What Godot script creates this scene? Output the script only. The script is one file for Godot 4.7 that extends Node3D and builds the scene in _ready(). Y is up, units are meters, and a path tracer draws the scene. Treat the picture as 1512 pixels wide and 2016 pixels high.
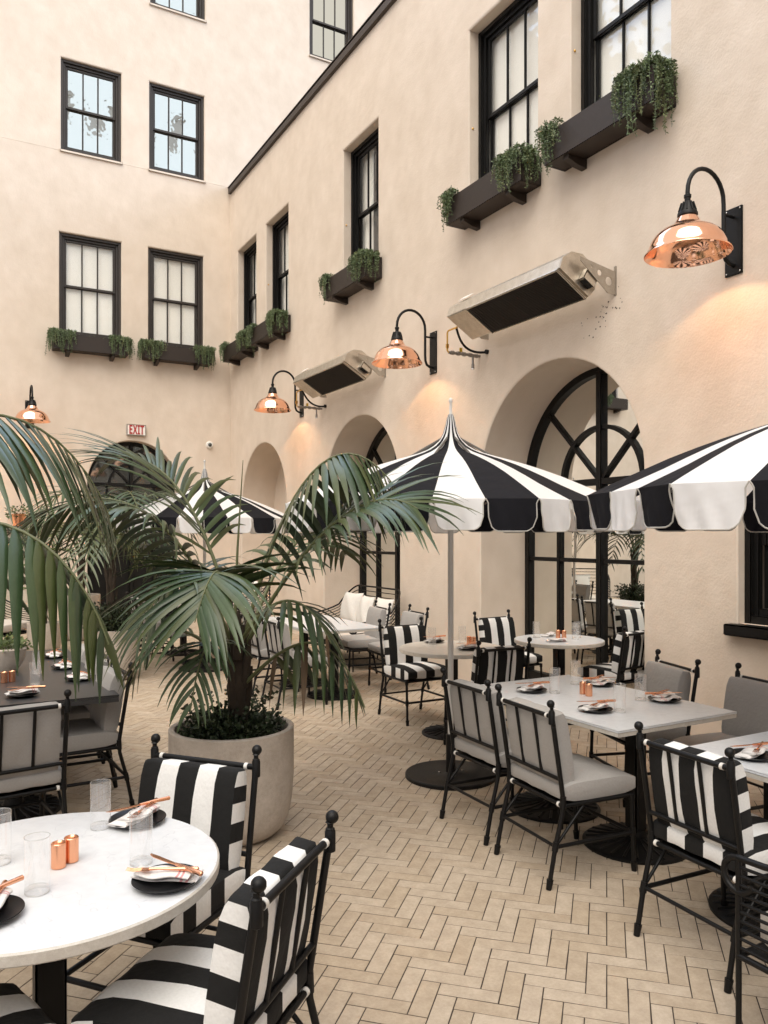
extends Node3D
# A hotel courtyard restaurant: two plastered wings, herringbone pavers, striped parasols, palms, iron chairs.
# Metres, y up. The right wing stands on the plane x = XW, the far wing on z = ZF; the camera is above (0, 0).

const XW := 5.46
const ZF := -16.5
const GLASS_X := 6.18
const PAVER_TONES := [[0.55, 0.455, 0.352], [0.575, 0.482, 0.38], [0.52, 0.425, 0.322], [0.562, 0.470, 0.37], [0.53, 0.432, 0.325]]

var M := {}
var taken := {}
var rng := RandomNumberGenerator.new()


class MB:
	var v := PackedVector3Array()
	var n := PackedVector3Array()
	var c := PackedColorArray()
	var ix := PackedInt32Array()
	var col := Color(1, 1, 1)
	var use_col := false

	func vert(p: Vector3, nn: Vector3) -> int:
		v.append(p)
		n.append(nn)
		c.append(col)
		return v.size() - 1

	func tri(a: Vector3, b: Vector3, d: Vector3) -> void:  # counter-clockwise seen from the front
		var nn := (b - a).cross(d - a).normalized()
		var i := vert(a, nn)
		vert(b, nn)
		vert(d, nn)
		ix.append_array([i, i + 2, i + 1])

	func quad(a: Vector3, b: Vector3, d: Vector3, e: Vector3) -> void:
		var nn := (b - a).cross(e - a)
		if nn.length() < 1e-12:
			nn = (d - b).cross(e - b)
		nn = nn.normalized()
		var i := vert(a, nn)
		vert(b, nn)
		vert(d, nn)
		vert(e, nn)
		ix.append_array([i, i + 2, i + 1, i, i + 3, i + 2])

	func quad_n(p: Array, nn: Array) -> void:
		var i := vert(p[0], nn[0])
		for k in range(1, 4):
			vert(p[k], nn[k])
		ix.append_array([i, i + 2, i + 1, i, i + 3, i + 2])

	# rows of points joined into one smooth sheet
	func grid(rows: Array, closed := false, flip := false) -> void:
		var nr := rows.size()
		var nc: int = rows[0].size()
		var base := v.size()
		for r in nr:
			for k in nc:
				var r0: int = maxi(r - 1, 0)
				var r1: int = mini(r + 1, nr - 1)
				var k0: int = (k - 1 + nc) % nc if closed else maxi(k - 1, 0)
				var k1: int = (k + 1) % nc if closed else mini(k + 1, nc - 1)
				var a: Vector3 = rows[r1][k] - rows[r0][k]
				var b: Vector3 = rows[r][k1] - rows[r][k0]
				var nn := b.cross(a)
				if nn.length() < 1e-12:
					nn = (rows[r1][k1] - rows[r0][k0]).cross(rows[r1][k0] - rows[r0][k1])
				nn = nn.normalized()
				if flip:
					nn = -nn
				vert(rows[r][k], nn)
		var lim := nc if closed else nc - 1
		for r in nr - 1:
			for k in lim:
				var k1: int = (k + 1) % nc
				var a := base + r * nc + k
				var b := base + r * nc + k1
				var d := base + (r + 1) * nc + k1
				var e := base + (r + 1) * nc + k
				if flip:
					ix.append_array([a, b, d, a, d, e])
				else:
					ix.append_array([a, d, b, a, e, d])

	func box(ce: Vector3, s: Vector3, bv := 0.0, bs := Basis.IDENTITY) -> void:
		var h := s * 0.5
		bv = minf(bv, minf(h.x, minf(h.y, h.z)) * 0.9)
		for ax in 3:
			for sg in [-1.0, 1.0]:
				var u := (ax + 1) % 3
				var w := (ax + 2) % 3
				var pts: Array = []
				for q in [[-1, -1], [1, -1], [1, 1], [-1, 1]]:
					var p := Vector3.ZERO
					p[ax] = sg * h[ax]
					p[u] = q[0] * (h[u] - bv)
					p[w] = q[1] * (h[w] - bv)
					pts.append(ce + bs * p)
				if sg < 0:
					pts.reverse()
				quad(pts[0], pts[1], pts[2], pts[3])
		if bv <= 0.0:
			return
		for ax in 3:  # edges along ax
			var u := (ax + 1) % 3
			var w := (ax + 2) % 3
			for su in [-1.0, 1.0]:
				for sw in [-1.0, 1.0]:
					var pa := Vector3.ZERO
					var pb := Vector3.ZERO
					pa[u] = su * h[u]
					pa[w] = sw * (h[w] - bv)
					pb[u] = su * (h[u] - bv)
					pb[w] = sw * h[w]
					var e := Vector3.ZERO
					e[ax] = h[ax] - bv
					var nn := Vector3.ZERO
					nn[u] = su
					nn[w] = sw
					var na := Vector3.ZERO
					na[u] = su
					var nb := Vector3.ZERO
					nb[w] = sw
					na = (nn.normalized() + na).normalized()
					nb = (nn.normalized() + nb).normalized()
					var P := [ce + bs * (pa - e), ce + bs * (pa + e), ce + bs * (pb + e), ce + bs * (pb - e)]
					var N := [bs * na, bs * na, bs * nb, bs * nb]
					if su * sw < 0:
						P.reverse()
						N.reverse()
					quad_n(P, N)
		for sx in [-1.0, 1.0]:
			for sy in [-1.0, 1.0]:
				for sz in [-1.0, 1.0]:
					var a := Vector3(sx * h.x, sy * (h.y - bv), sz * (h.z - bv))
					var b := Vector3(sx * (h.x - bv), sy * h.y, sz * (h.z - bv))
					var d := Vector3(sx * (h.x - bv), sy * (h.y - bv), sz * h.z)
					if sx * sy * sz > 0:
						tri(ce + bs * a, ce + bs * b, ce + bs * d)
					else:
						tri(ce + bs * a, ce + bs * d, ce + bs * b)

	func tube(pts: Array, rad, sides := 8, caps := true) -> void:
		var rows: Array = []
		var up := Vector3.UP
		var prev := Vector3.ZERO
		for i in pts.size():
			var t: Vector3 = (pts[mini(i + 1, pts.size() - 1)] - pts[maxi(i - 1, 0)]).normalized()
			if prev == Vector3.ZERO:
				up = Vector3.RIGHT if absf(t.y) > 0.9 else Vector3.UP
				prev = t.cross(up).normalized()
			prev = (prev - t * prev.dot(t)).normalized()
			var w := t.cross(prev)
			var r: float = rad[i] if rad is Array else rad
			var row: Array = []
			for k in sides:
				var a := TAU * k / sides
				row.append(pts[i] + (prev * cos(a) + w * sin(a)) * r)
			rows.append(row)
		grid(rows, true)
		if caps:
			for e in [0, pts.size() - 1]:
				var row: Array = rows[e]
				for k in range(1, sides - 1):
					if e == 0:
						tri(row[0], row[k + 1], row[k])
					else:
						tri(row[0], row[k], row[k + 1])

	# profile of Vector2(radius, height); corners sharper than about 35 degrees stay crisp
	func lathe(prof: Array, segs := 24, ce := Vector3.ZERO, arc_from := 0.0, arc := TAU) -> void:
		var m := prof.size()
		var nrm: Array = []
		for i in m - 1:
			var d: Vector2 = prof[i + 1] - prof[i]
			nrm.append(Vector2(d.y, -d.x).normalized())
		for i in m - 1:
			var n0: Vector2 = nrm[i]
			var n1: Vector2 = nrm[i]
			if i > 0 and nrm[i - 1].dot(nrm[i]) > 0.8:
				n0 = (nrm[i - 1] + nrm[i]).normalized()
			if i < m - 2 and nrm[i + 1].dot(nrm[i]) > 0.8:
				n1 = (nrm[i + 1] + nrm[i]).normalized()
			var base := v.size()
			for k in segs + 1:
				var a := arc_from + arc * k / segs
				var ca := cos(a)
				var sa := sin(a)
				vert(ce + Vector3(prof[i].x * ca, prof[i].y, prof[i].x * sa), Vector3(n0.x * ca, n0.y, n0.x * sa))
				vert(ce + Vector3(prof[i + 1].x * ca, prof[i + 1].y, prof[i + 1].x * sa), Vector3(n1.x * ca, n1.y, n1.x * sa))
			for k in segs:
				var q := base + k * 2
				ix.append_array([q, q + 2, q + 3, q, q + 3, q + 1])

	func ball(ce: Vector3, r: float, segs := 12, rings := 8) -> void:
		var prof: Array = []
		for i in rings + 1:
			var a := -PI / 2 + PI * i / rings
			prof.append(Vector2(maxf(cos(a) * r, 0.0001), sin(a) * r))
		lathe(prof, segs, ce)

	# flat polygon pulled out by depth along its normal; frame gives x, y axes and the normal
	func prism(poly: PackedVector2Array, depth: float, tr: Transform3D) -> void:
		var idx := Geometry2D.triangulate_polygon(poly)
		var area := 0.0
		for i in poly.size():
			var p := poly[i]
			var q := poly[(i + 1) % poly.size()]
			area += p.x * q.y - q.x * p.y
		for i in range(0, idx.size(), 3):
			var a := poly[idx[i]]
			var b := poly[idx[i + 1]]
			var d := poly[idx[i + 2]]
			if (b - a).cross(d - a) < 0:
				var s := b
				b = d
				d = s
			tri(tr * Vector3(a.x, a.y, depth), tr * Vector3(b.x, b.y, depth), tr * Vector3(d.x, d.y, depth))
			tri(tr * Vector3(a.x, a.y, 0), tr * Vector3(d.x, d.y, 0), tr * Vector3(b.x, b.y, 0))
		for i in poly.size():
			var p := poly[i]
			var q := poly[(i + 1) % poly.size()]
			if area < 0:
				var s := p
				p = q
				q = s
			quad(tr * Vector3(p.x, p.y, 0), tr * Vector3(q.x, q.y, 0), tr * Vector3(q.x, q.y, depth), tr * Vector3(p.x, p.y, depth))

	func mesh(mat: Material) -> ArrayMesh:
		var arr := []
		arr.resize(Mesh.ARRAY_MAX)
		arr[Mesh.ARRAY_VERTEX] = v
		arr[Mesh.ARRAY_NORMAL] = n
		if use_col:
			arr[Mesh.ARRAY_COLOR] = c
		arr[Mesh.ARRAY_INDEX] = ix
		var me := ArrayMesh.new()
		me.add_surface_from_arrays(Mesh.PRIMITIVE_TRIANGLES, arr)
		me.surface_set_material(0, mat)
		return me


func put(called: String, mesh: Mesh, parent: Node = self) -> MeshInstance3D:
	var o := MeshInstance3D.new()
	o.name = numbered(called) if parent == self else called
	o.mesh = mesh
	parent.add_child(o, true)
	return o


func build(called: String, mb: MB, mat: Material, parent: Node = self) -> MeshInstance3D:
	return put(called, mb.mesh(mat), parent)


func numbered(called: String) -> String:
	if not taken.has(called):
		taken[called] = 0
		return called
	taken[called] += 1
	return "%s_%03d" % [called, taken[called]]


func tag(o: Node, label: String, category: String, group := "", kind := "") -> Node:
	if label:
		o.set_meta("label", label)
	if category:
		o.set_meta("category", category)
	if group:
		o.set_meta("group", group)
	if kind:
		o.set_meta("kind", kind)
	return o


func thing(called: String, label: String, category: String, at := Vector3.ZERO, turn := 0.0, group := "") -> Node3D:
	var o := Node3D.new()
	o.name = numbered(called)
	add_child(o, true)
	o.position = at
	o.rotation_degrees.y = turn
	tag(o, label, category, group)
	return o


func copy_of(src: Node3D, label: String, at: Vector3, turn := 0.0) -> Node3D:
	var r: Node3D = src.duplicate()
	r.name = numbered(String(src.name))
	add_child(r, true)
	r.position = at
	r.rotation_degrees.y = turn
	r.set_meta("label", label)
	return r


func lin(r: float, g: float, b: float) -> Color:
	return Color(r, g, b).linear_to_srgb()


# ---- textures ----------------------------------------------------------
func noise_bytes(size: int, sd: int, freq: float, oct := 3) -> PackedByteArray:
	var f := FastNoiseLite.new()
	f.seed = sd
	f.frequency = freq
	f.fractal_octaves = oct
	f.noise_type = FastNoiseLite.TYPE_SIMPLEX_SMOOTH
	var im := f.get_seamless_image(size, size)
	im.convert(Image.FORMAT_L8)
	return im.get_data()


# grey-ish multiplier texture: layers of [bytes, strength]; returns [albedo texture, height image]
func surf_tex(size: int, layers: Array, tint_a: Color, tint_b: Color) -> ImageTexture:
	var out := PackedByteArray()
	out.resize(size * size * 3)
	for i in size * size:
		var s := 0.5
		for l in layers:
			s += (l[0][i] / 255.0 - 0.5) * l[1]
		s = clampf(s, 0.0, 1.0)
		out[i * 3] = int(255 * lerpf(tint_a.r, tint_b.r, s))
		out[i * 3 + 1] = int(255 * lerpf(tint_a.g, tint_b.g, s))
		out[i * 3 + 2] = int(255 * lerpf(tint_a.b, tint_b.b, s))
	return ImageTexture.create_from_image(Image.create_from_data(size, size, false, Image.FORMAT_RGB8, out))


func normal_tex(size: int, layers: Array, strength: float) -> ImageTexture:
	var out := PackedByteArray()
	out.resize(size * size)
	for i in size * size:
		var s := 0.5
		for l in layers:
			s += (l[0][i] / 255.0 - 0.5) * l[1]
		out[i] = int(255 * clampf(s, 0.0, 1.0))
	var im := Image.create_from_data(size, size, false, Image.FORMAT_L8, out)
	im.convert(Image.FORMAT_RGBA8)
	im.bump_map_to_normal_map(strength)
	return ImageTexture.create_from_image(im)


func mat(called: String, color: Color, rough := 0.6, metal := 0.0) -> StandardMaterial3D:
	var m := StandardMaterial3D.new()
	m.resource_name = called
	m.albedo_color = color
	m.roughness = rough
	m.metallic = metal
	if color.get_luminance() < 0.12 and metal == 0.0:
		m.metallic_specular = 0.38
	M[called] = m
	return m


func wrap_tex(m: StandardMaterial3D, tex: Texture2D, nrm: Texture2D, tile: float, world := false, nscale := 1.0) -> StandardMaterial3D:
	m.uv1_triplanar = true
	m.uv1_world_triplanar = world
	m.uv1_scale = Vector3.ONE / tile
	m.uv1_triplanar_sharpness = 8.0
	if tex:
		m.albedo_texture = tex
	if nrm:
		m.normal_enabled = true
		m.normal_texture = nrm
		m.normal_scale = nscale
	return m


func make_materials() -> void:
	var big := noise_bytes(1024, 11, 0.004, 4)
	var mid := noise_bytes(1024, 12, 0.02, 4)
	var fine := noise_bytes(1024, 13, 0.12, 3)
	var grit := noise_bytes(1024, 14, 0.45, 2)
	var plaster := surf_tex(1024, [[big, 0.8], [mid, 0.28], [fine, 0.2], [grit, 0.2]], Color(0.95, 0.943, 0.932), Color(1, 1, 1))
	var plaster_n := normal_tex(1024, [[mid, 0.55], [fine, 0.3], [grit, 0.12]], 5.0)
	var pl: StandardMaterial3D = wrap_tex(mat("plaster", lin(0.775, 0.675, 0.575), 0.92), plaster, plaster_n, 3.7, true, 0.22)
	# faint rain marks running down the plaster
	var fs := FastNoiseLite.new()
	fs.seed = 77
	fs.frequency = 0.03
	fs.fractal_octaves = 4
	var si := fs.get_seamless_image(512, 512)
	si.convert(Image.FORMAT_L8)
	si.resize(512, 40, Image.INTERPOLATE_LANCZOS)
	si.resize(512, 512, Image.INTERPOLATE_CUBIC)
	var streak := surf_tex(512, [[si.get_data(), 1.3]], Color(0.968, 0.963, 0.957), Color(1, 1, 1))
	pl.detail_enabled = true
	pl.detail_blend_mode = BaseMaterial3D.BLEND_MODE_MUL
	pl.detail_albedo = streak
	pl.detail_uv_layer = BaseMaterial3D.DETAIL_UV_2
	pl.uv2_triplanar = true
	pl.uv2_world_triplanar = true
	pl.uv2_scale = Vector3.ONE / 5.3
	var b2 := noise_bytes(512, 21, 0.012, 3)
	var m2 := noise_bytes(512, 22, 0.06, 3)
	var f2 := noise_bytes(512, 23, 0.4, 2)
	var stone := surf_tex(512, [[b2, 0.45], [m2, 0.35], [f2, 0.7]], Color(0.80, 0.785, 0.765), Color(1, 1, 1))
	var stone_n := normal_tex(512, [[m2, 0.3], [f2, 0.5]], 3.0)
	var tones := PAVER_TONES
	for i in 5:
		wrap_tex(mat("paver_%d" % i, lin(tones[i][0], tones[i][1], tones[i][2]), 0.85), stone, stone_n, 0.6, true, 0.5)
	var pm: StandardMaterial3D = mat("paver_mix", Color(1, 1, 1), 0.85)
	pm.vertex_color_use_as_albedo = true
	wrap_tex(pm, stone, stone_n, 0.6, true, 0.5)
	wrap_tex(mat("joint_sand", lin(0.055, 0.041, 0.031), 0.95), stone, null, 0.4, true)
	wrap_tex(mat("concrete", lin(0.56, 0.50, 0.44), 0.8), stone, stone_n, 0.9, false, 0.35)
	wrap_tex(mat("limestone", lin(0.66, 0.60, 0.51), 0.85), stone, stone_n, 0.8, false, 0.4)
	# painted metal and timber
	wrap_tex(mat("iron", lin(0.0045, 0.0044, 0.0046), 0.45), null, stone_n, 0.12, false, 0.18)
	wrap_tex(mat("frame_black", lin(0.0055, 0.005, 0.0046), 0.5), null, stone_n, 0.4, false, 0.15)
	wrap_tex(mat("frame_brown", lin(0.034, 0.026, 0.021), 0.5), null, stone_n, 0.4, false, 0.15)
	wrap_tex(mat("box_brown", lin(0.030, 0.019, 0.013), 0.55), stone, stone_n, 0.5, false, 0.2)
	mat("copper", lin(0.94, 0.54, 0.37), 0.09, 1.0)
	wrap_tex(mat("copper_brushed", lin(0.90, 0.44, 0.26), 0.24, 1.0), null, stone_n, 0.1, false, 0.08)
	mat("brass", lin(0.75, 0.46, 0.13), 0.3, 1.0)
	wrap_tex(mat("steel", lin(0.78, 0.73, 0.65), 0.38, 1.0), stone, stone_n, 0.7, false, 0.1)
	wrap_tex(mat("bracket_grey", lin(0.42, 0.36, 0.29), 0.6), stone, stone_n, 0.5, false, 0.2)
	mat("grille", lin(0.006, 0.006, 0.006), 0.6)
	mat("pipe_grey", lin(0.30, 0.28, 0.26), 0.4, 0.8)
	mat("chrome", lin(0.75, 0.75, 0.74), 0.15, 1.0)
	# glass
	var wavy := noise_bytes(512, 31, 0.012, 2)
	var wavy_n := normal_tex(512, [[wavy, 0.9]], 6.0)
	var gl: StandardMaterial3D = mat("pane", Color(1, 1, 1, 0.04), 0.02)
	gl.transparency = BaseMaterial3D.TRANSPARENCY_ALPHA
	wrap_tex(gl, null, wavy_n, 1.3, false, 0.25)
	wrap_tex(mat("mirror_pane", lin(0.60, 0.61, 0.57), 0.02, 1.0), null, wavy_n, 1.2, true, 0.03)
	mat("door_glass", lin(0.82, 0.83, 0.80), 0.012, 1.0)
	mat("dark_glass", lin(0.10, 0.11, 0.11), 0.03, 0.7)
	var thin: StandardMaterial3D = mat("thin_glass", Color(1, 1, 1, 0.05), 0.0)
	thin.transparency = BaseMaterial3D.TRANSPARENCY_ALPHA
	var tum: StandardMaterial3D = mat("tumbler_glass", Color(1, 1, 1, 0.0), 0.0)
	tum.refraction_enabled = true
	tum.refraction_scale = 0.05
	mat("blind", lin(0.87, 0.86, 0.79), 0.9)
	mat("room_wall", lin(0.42, 0.37, 0.31), 0.9)
	mat("fire_brick", lin(0.30, 0.25, 0.21), 0.9)
	# cloth
	var weave := PackedByteArray()
	weave.resize(128 * 128)
	for y in 128:
		for x in 128:
			weave[y * 128 + x] = int(clampf(128 + 60 * sin(TAU * x / 8.0) * (1 if (y / 4) % 2 == 0 else -1) + 40 * sin(TAU * y / 8.0), 0, 255))
	var f3 := noise_bytes(128, 41, 0.3, 2)
	var cloth := surf_tex(128, [[weave, 0.45], [f3, 0.8]], Color(0.95, 0.95, 0.95), Color(1, 1, 1))
	var crease := noise_bytes(512, 42, 0.018, 3)
	var crease_n := normal_tex(512, [[crease, 1.0]], 9.0)
	var cv: StandardMaterial3D = wrap_tex(mat("canvas", Color(1, 1, 1), 0.9), null, crease_n, 1.3, false, 0.16)
	cv.vertex_color_use_as_albedo = true
	cv.backlight_enabled = true
	cv.backlight = Color(0.85, 0.85, 0.85)
	var st: StandardMaterial3D = wrap_tex(mat("stripe_cloth", Color(1, 1, 1), 0.92), cloth, crease_n, 0.35, false, 0.18)
	st.vertex_color_use_as_albedo = true
	var gc: StandardMaterial3D = wrap_tex(mat("grey_cloth", Color(1, 1, 1), 0.95), cloth, crease_n, 0.35, false, 0.25)
	gc.vertex_color_use_as_albedo = true
	wrap_tex(mat("white_cloth", lin(0.78, 0.76, 0.72), 0.95), cloth, crease_n, 0.4, false, 0.3)
	mat("strap", lin(0.72, 0.70, 0.66), 0.9)
	# table tops
	var vein := PackedByteArray()
	vein.resize(1024 * 1024)
	for i in 1024 * 1024:
		var q := absf(big[i] / 255.0 - 0.5 + (mid[i] / 255.0 - 0.5) * 0.18)
		vein[i] = int(255 * clampf(q / 0.012, 0.0, 1.0) * 0.5 + 127)
	var marble := surf_tex(1024, [[vein, 0.9], [mid, 0.3]], Color(0.82, 0.82, 0.835), Color(1, 1, 1))
	wrap_tex(mat("quartz", lin(0.68, 0.70, 0.725), 0.28), marble, null, 1.15, true)
	wrap_tex(mat("quartz_edge", lin(0.66, 0.63, 0.58), 0.5), stone, null, 0.5, true)
	wrap_tex(mat("table_cream", lin(0.76, 0.72, 0.65), 0.4), marble, null, 1.3, true)
	wrap_tex(mat("table_dark", lin(0.045, 0.047, 0.052), 0.35), stone, null, 0.6, true)
	mat("plate_black", lin(0.008, 0.008, 0.009), 0.38)
	var nk: StandardMaterial3D = mat("napkin", Color(1, 1, 1), 0.95)
	nk.vertex_color_use_as_albedo = true
	wrap_tex(nk, cloth, crease_n, 0.25, false, 0.3)
	# plants
	for i in 4:
		var g: Array = [[0.046, 0.084, 0.036], [0.058, 0.096, 0.036], [0.036, 0.068, 0.031], [0.070, 0.094, 0.028]][i]
		var lm: StandardMaterial3D = mat("palm_leaf_%d" % i, lin(g[0], g[1], g[2]), 0.36)
		wrap_tex(lm, stone, null, 0.35, false)
		lm.vertex_color_use_as_albedo = true
		lm.backlight_enabled = true
		lm.backlight = Color(0.10, 0.13, 0.06)
	(mat("palm_leaf_brown", lin(0.085, 0.05, 0.022), 0.7) as StandardMaterial3D).vertex_color_use_as_albedo = true
	mat("rachis", lin(0.10, 0.11, 0.045), 0.5)
	wrap_tex(mat("bark", lin(0.05, 0.036, 0.024), 0.9), stone, stone_n, 0.3, false, 1.0)
	var tv: StandardMaterial3D = mat("trailing_leaf", Color(1, 1, 1), 0.55)
	tv.vertex_color_use_as_albedo = true
	tv.backlight_enabled = true
	tv.backlight = Color(0.2, 0.22, 0.12)
	mat("soil", lin(0.02, 0.014, 0.01), 1.0)
	# lettering, lamps
	mat("sign_white", lin(0.84, 0.81, 0.76), 0.5)
	mat("sign_red", lin(0.42, 0.03, 0.03), 0.5)
	mat("pole_white", lin(0.62, 0.60, 0.57), 0.4)
	mat("rib_grey", lin(0.10, 0.09, 0.08), 0.6)
	var bulb: StandardMaterial3D = mat("bulb", lin(1.0, 0.85, 0.6), 0.4)
	bulb.emission_enabled = true
	bulb.emission = Color(1.0, 0.72, 0.38)
	bulb.emission_energy_multiplier = 1.0
	mat("candle", lin(0.8, 0.76, 0.66), 0.6)
	mat("coping", lin(0.06, 0.046, 0.038), 0.7)


# ---- buildings ---------------------------------------------------------
func wall_frame_right() -> Transform3D:
	return Transform3D(Basis(Vector3(0, 0, 1), Vector3.UP, Vector3(-1, 0, 0)), Vector3(XW, 0, 0))


func wall_frame_far() -> Transform3D:
	return Transform3D(Basis.IDENTITY, Vector3(0, 0, ZF))


const EDGE := 0.018


func opening(u0: float, u1: float, y0: float, y1: float, deep: float, arch := false) -> Dictionary:
	return {"u0": u0, "u1": u1, "y0": y0, "y1": y1, "deep": deep, "arch": arch}


func wall_sheet(mb: MB, tr: Transform3D, u0: float, u1: float, y0: float, y1: float, ops: Array) -> void:
	var cuts: Array = [u0, u1]
	for o in ops:
		var a: float = o.u0 - EDGE
		var b: float = o.u1 + EDGE
		if o.arch:
			for k in 41:
				cuts.append((a + b) / 2 - (b - a) / 2 * cos(PI * k / 40.0))
		else:
			cuts.append(a)
			cuts.append(b)
	cuts.sort()
	var top_of := func(o: Dictionary, u: float) -> float:
		if not o.arch:
			return o.y1 + EDGE
		var r: float = (o.u1 - o.u0) / 2 + EDGE
		var d: float = u - (o.u0 + o.u1) / 2
		return o.y1 + sqrt(maxf(r * r - d * d, 0.0))
	for i in cuts.size() - 1:
		var a: float = cuts[i]
		var b: float = cuts[i + 1]
		if b - a < 1e-5:
			continue
		var hit: Array = []
		for o in ops:
			if (a + b) / 2 > o.u0 - EDGE and (a + b) / 2 < o.u1 + EDGE:
				hit.append(o)
		hit.sort_custom(func(p, q): return p.y0 < q.y0)
		var la := y0
		var lb := y0
		for o in hit:
			var lo: float = o.y0 - EDGE
			if lo > la + 1e-4:
				mb.quad(tr * Vector3(a, la, 0), tr * Vector3(b, lb, 0), tr * Vector3(b, lo, 0), tr * Vector3(a, lo, 0))
			la = top_of.call(o, a)
			lb = top_of.call(o, b)
		mb.quad(tr * Vector3(a, la, 0), tr * Vector3(b, lb, 0), tr * Vector3(b, y1, 0), tr * Vector3(a, y1, 0))
	for o in ops:
		reveal(mb, tr, o)


func reveal(mb: MB, tr: Transform3D, o: Dictionary) -> void:
	var path: Array = []  # [point, outset direction] pairs in runs of one smooth surface
	var runs: Array = []
	var lo: float = maxf(o.y0, -0.06)
	runs.append([[Vector2(o.u0, lo), Vector2(-1, 0)], [Vector2(o.u0, o.y1), Vector2(-1, 0)]])
	if o.arch:
		var r: float = (o.u1 - o.u0) / 2
		var ce := Vector2((o.u0 + o.u1) / 2, o.y1)
		var run: Array = []
		for k in 41:
			var d := Vector2(-cos(PI * k / 40.0), sin(PI * k / 40.0))
			run.append([ce + d * r, d])
		runs.append(run)
	else:
		runs.append([[Vector2(o.u0, o.y1), Vector2(0, 1)], [Vector2(o.u1, o.y1), Vector2(0, 1)]])
	runs.append([[Vector2(o.u1, o.y1), Vector2(1, 0)], [Vector2(o.u1, lo), Vector2(1, 0)]])
	if o.y0 > 0.01:
		runs.append([[Vector2(o.u1, lo), Vector2(0, -1)], [Vector2(o.u0, lo), Vector2(0, -1)]])
	for run in runs:
		for i in run.size() - 1:
			var p: Vector2 = run[i][0]
			var q: Vector2 = run[i + 1][0]
			var dp: Vector2 = run[i][1]
			var dq: Vector2 = run[i + 1][1]
			var np := tr.basis * Vector3(-dp.x, -dp.y, 0)
			var nq := tr.basis * Vector3(-dq.x, -dq.y, 0)
			var out := tr.basis * Vector3(0, 0, 1)
			var pe := p + dp * EDGE
			var qe := q + dq * EDGE
			if run.size() == 2:  # stretch the bevel so that it meets its neighbours at the corners
				var along := (q - p).normalized() * EDGE
				var free_top: bool = not o.arch
				if dp.y == 0:
					if free_top or true:
						var up_p := along if false else Vector2.ZERO
						pe += up_p
					if free_top:
						if q.y > p.y:
							qe += along
							if o.y0 > 0.01:
								pe -= along
						else:
							pe -= along
							if o.y0 > 0.01:
								qe += along
				else:
					pe -= along
					qe += along
			var mid_p := (np + out).normalized()
			var mid_q := (nq + out).normalized()
			mb.quad_n([tr * Vector3(pe.x, pe.y, 0), tr * Vector3(p.x, p.y, -EDGE), tr * Vector3(q.x, q.y, -EDGE), tr * Vector3(qe.x, qe.y, 0)], [out, mid_p, mid_q, out])
			mb.quad_n([tr * Vector3(p.x, p.y, -EDGE), tr * Vector3(p.x, p.y, -o.deep), tr * Vector3(q.x, q.y, -o.deep), tr * Vector3(q.x, q.y, -EDGE)], [np, np, nq, nq])


func bar(mb: MB, tr: Transform3D, u: float, y: float, z: float, su: float, sy: float, sz: float, bv := 0.004) -> void:
	mb.box(tr * Vector3(u, y, z), Vector3(su, sy, sz), bv, tr.basis)


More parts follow.
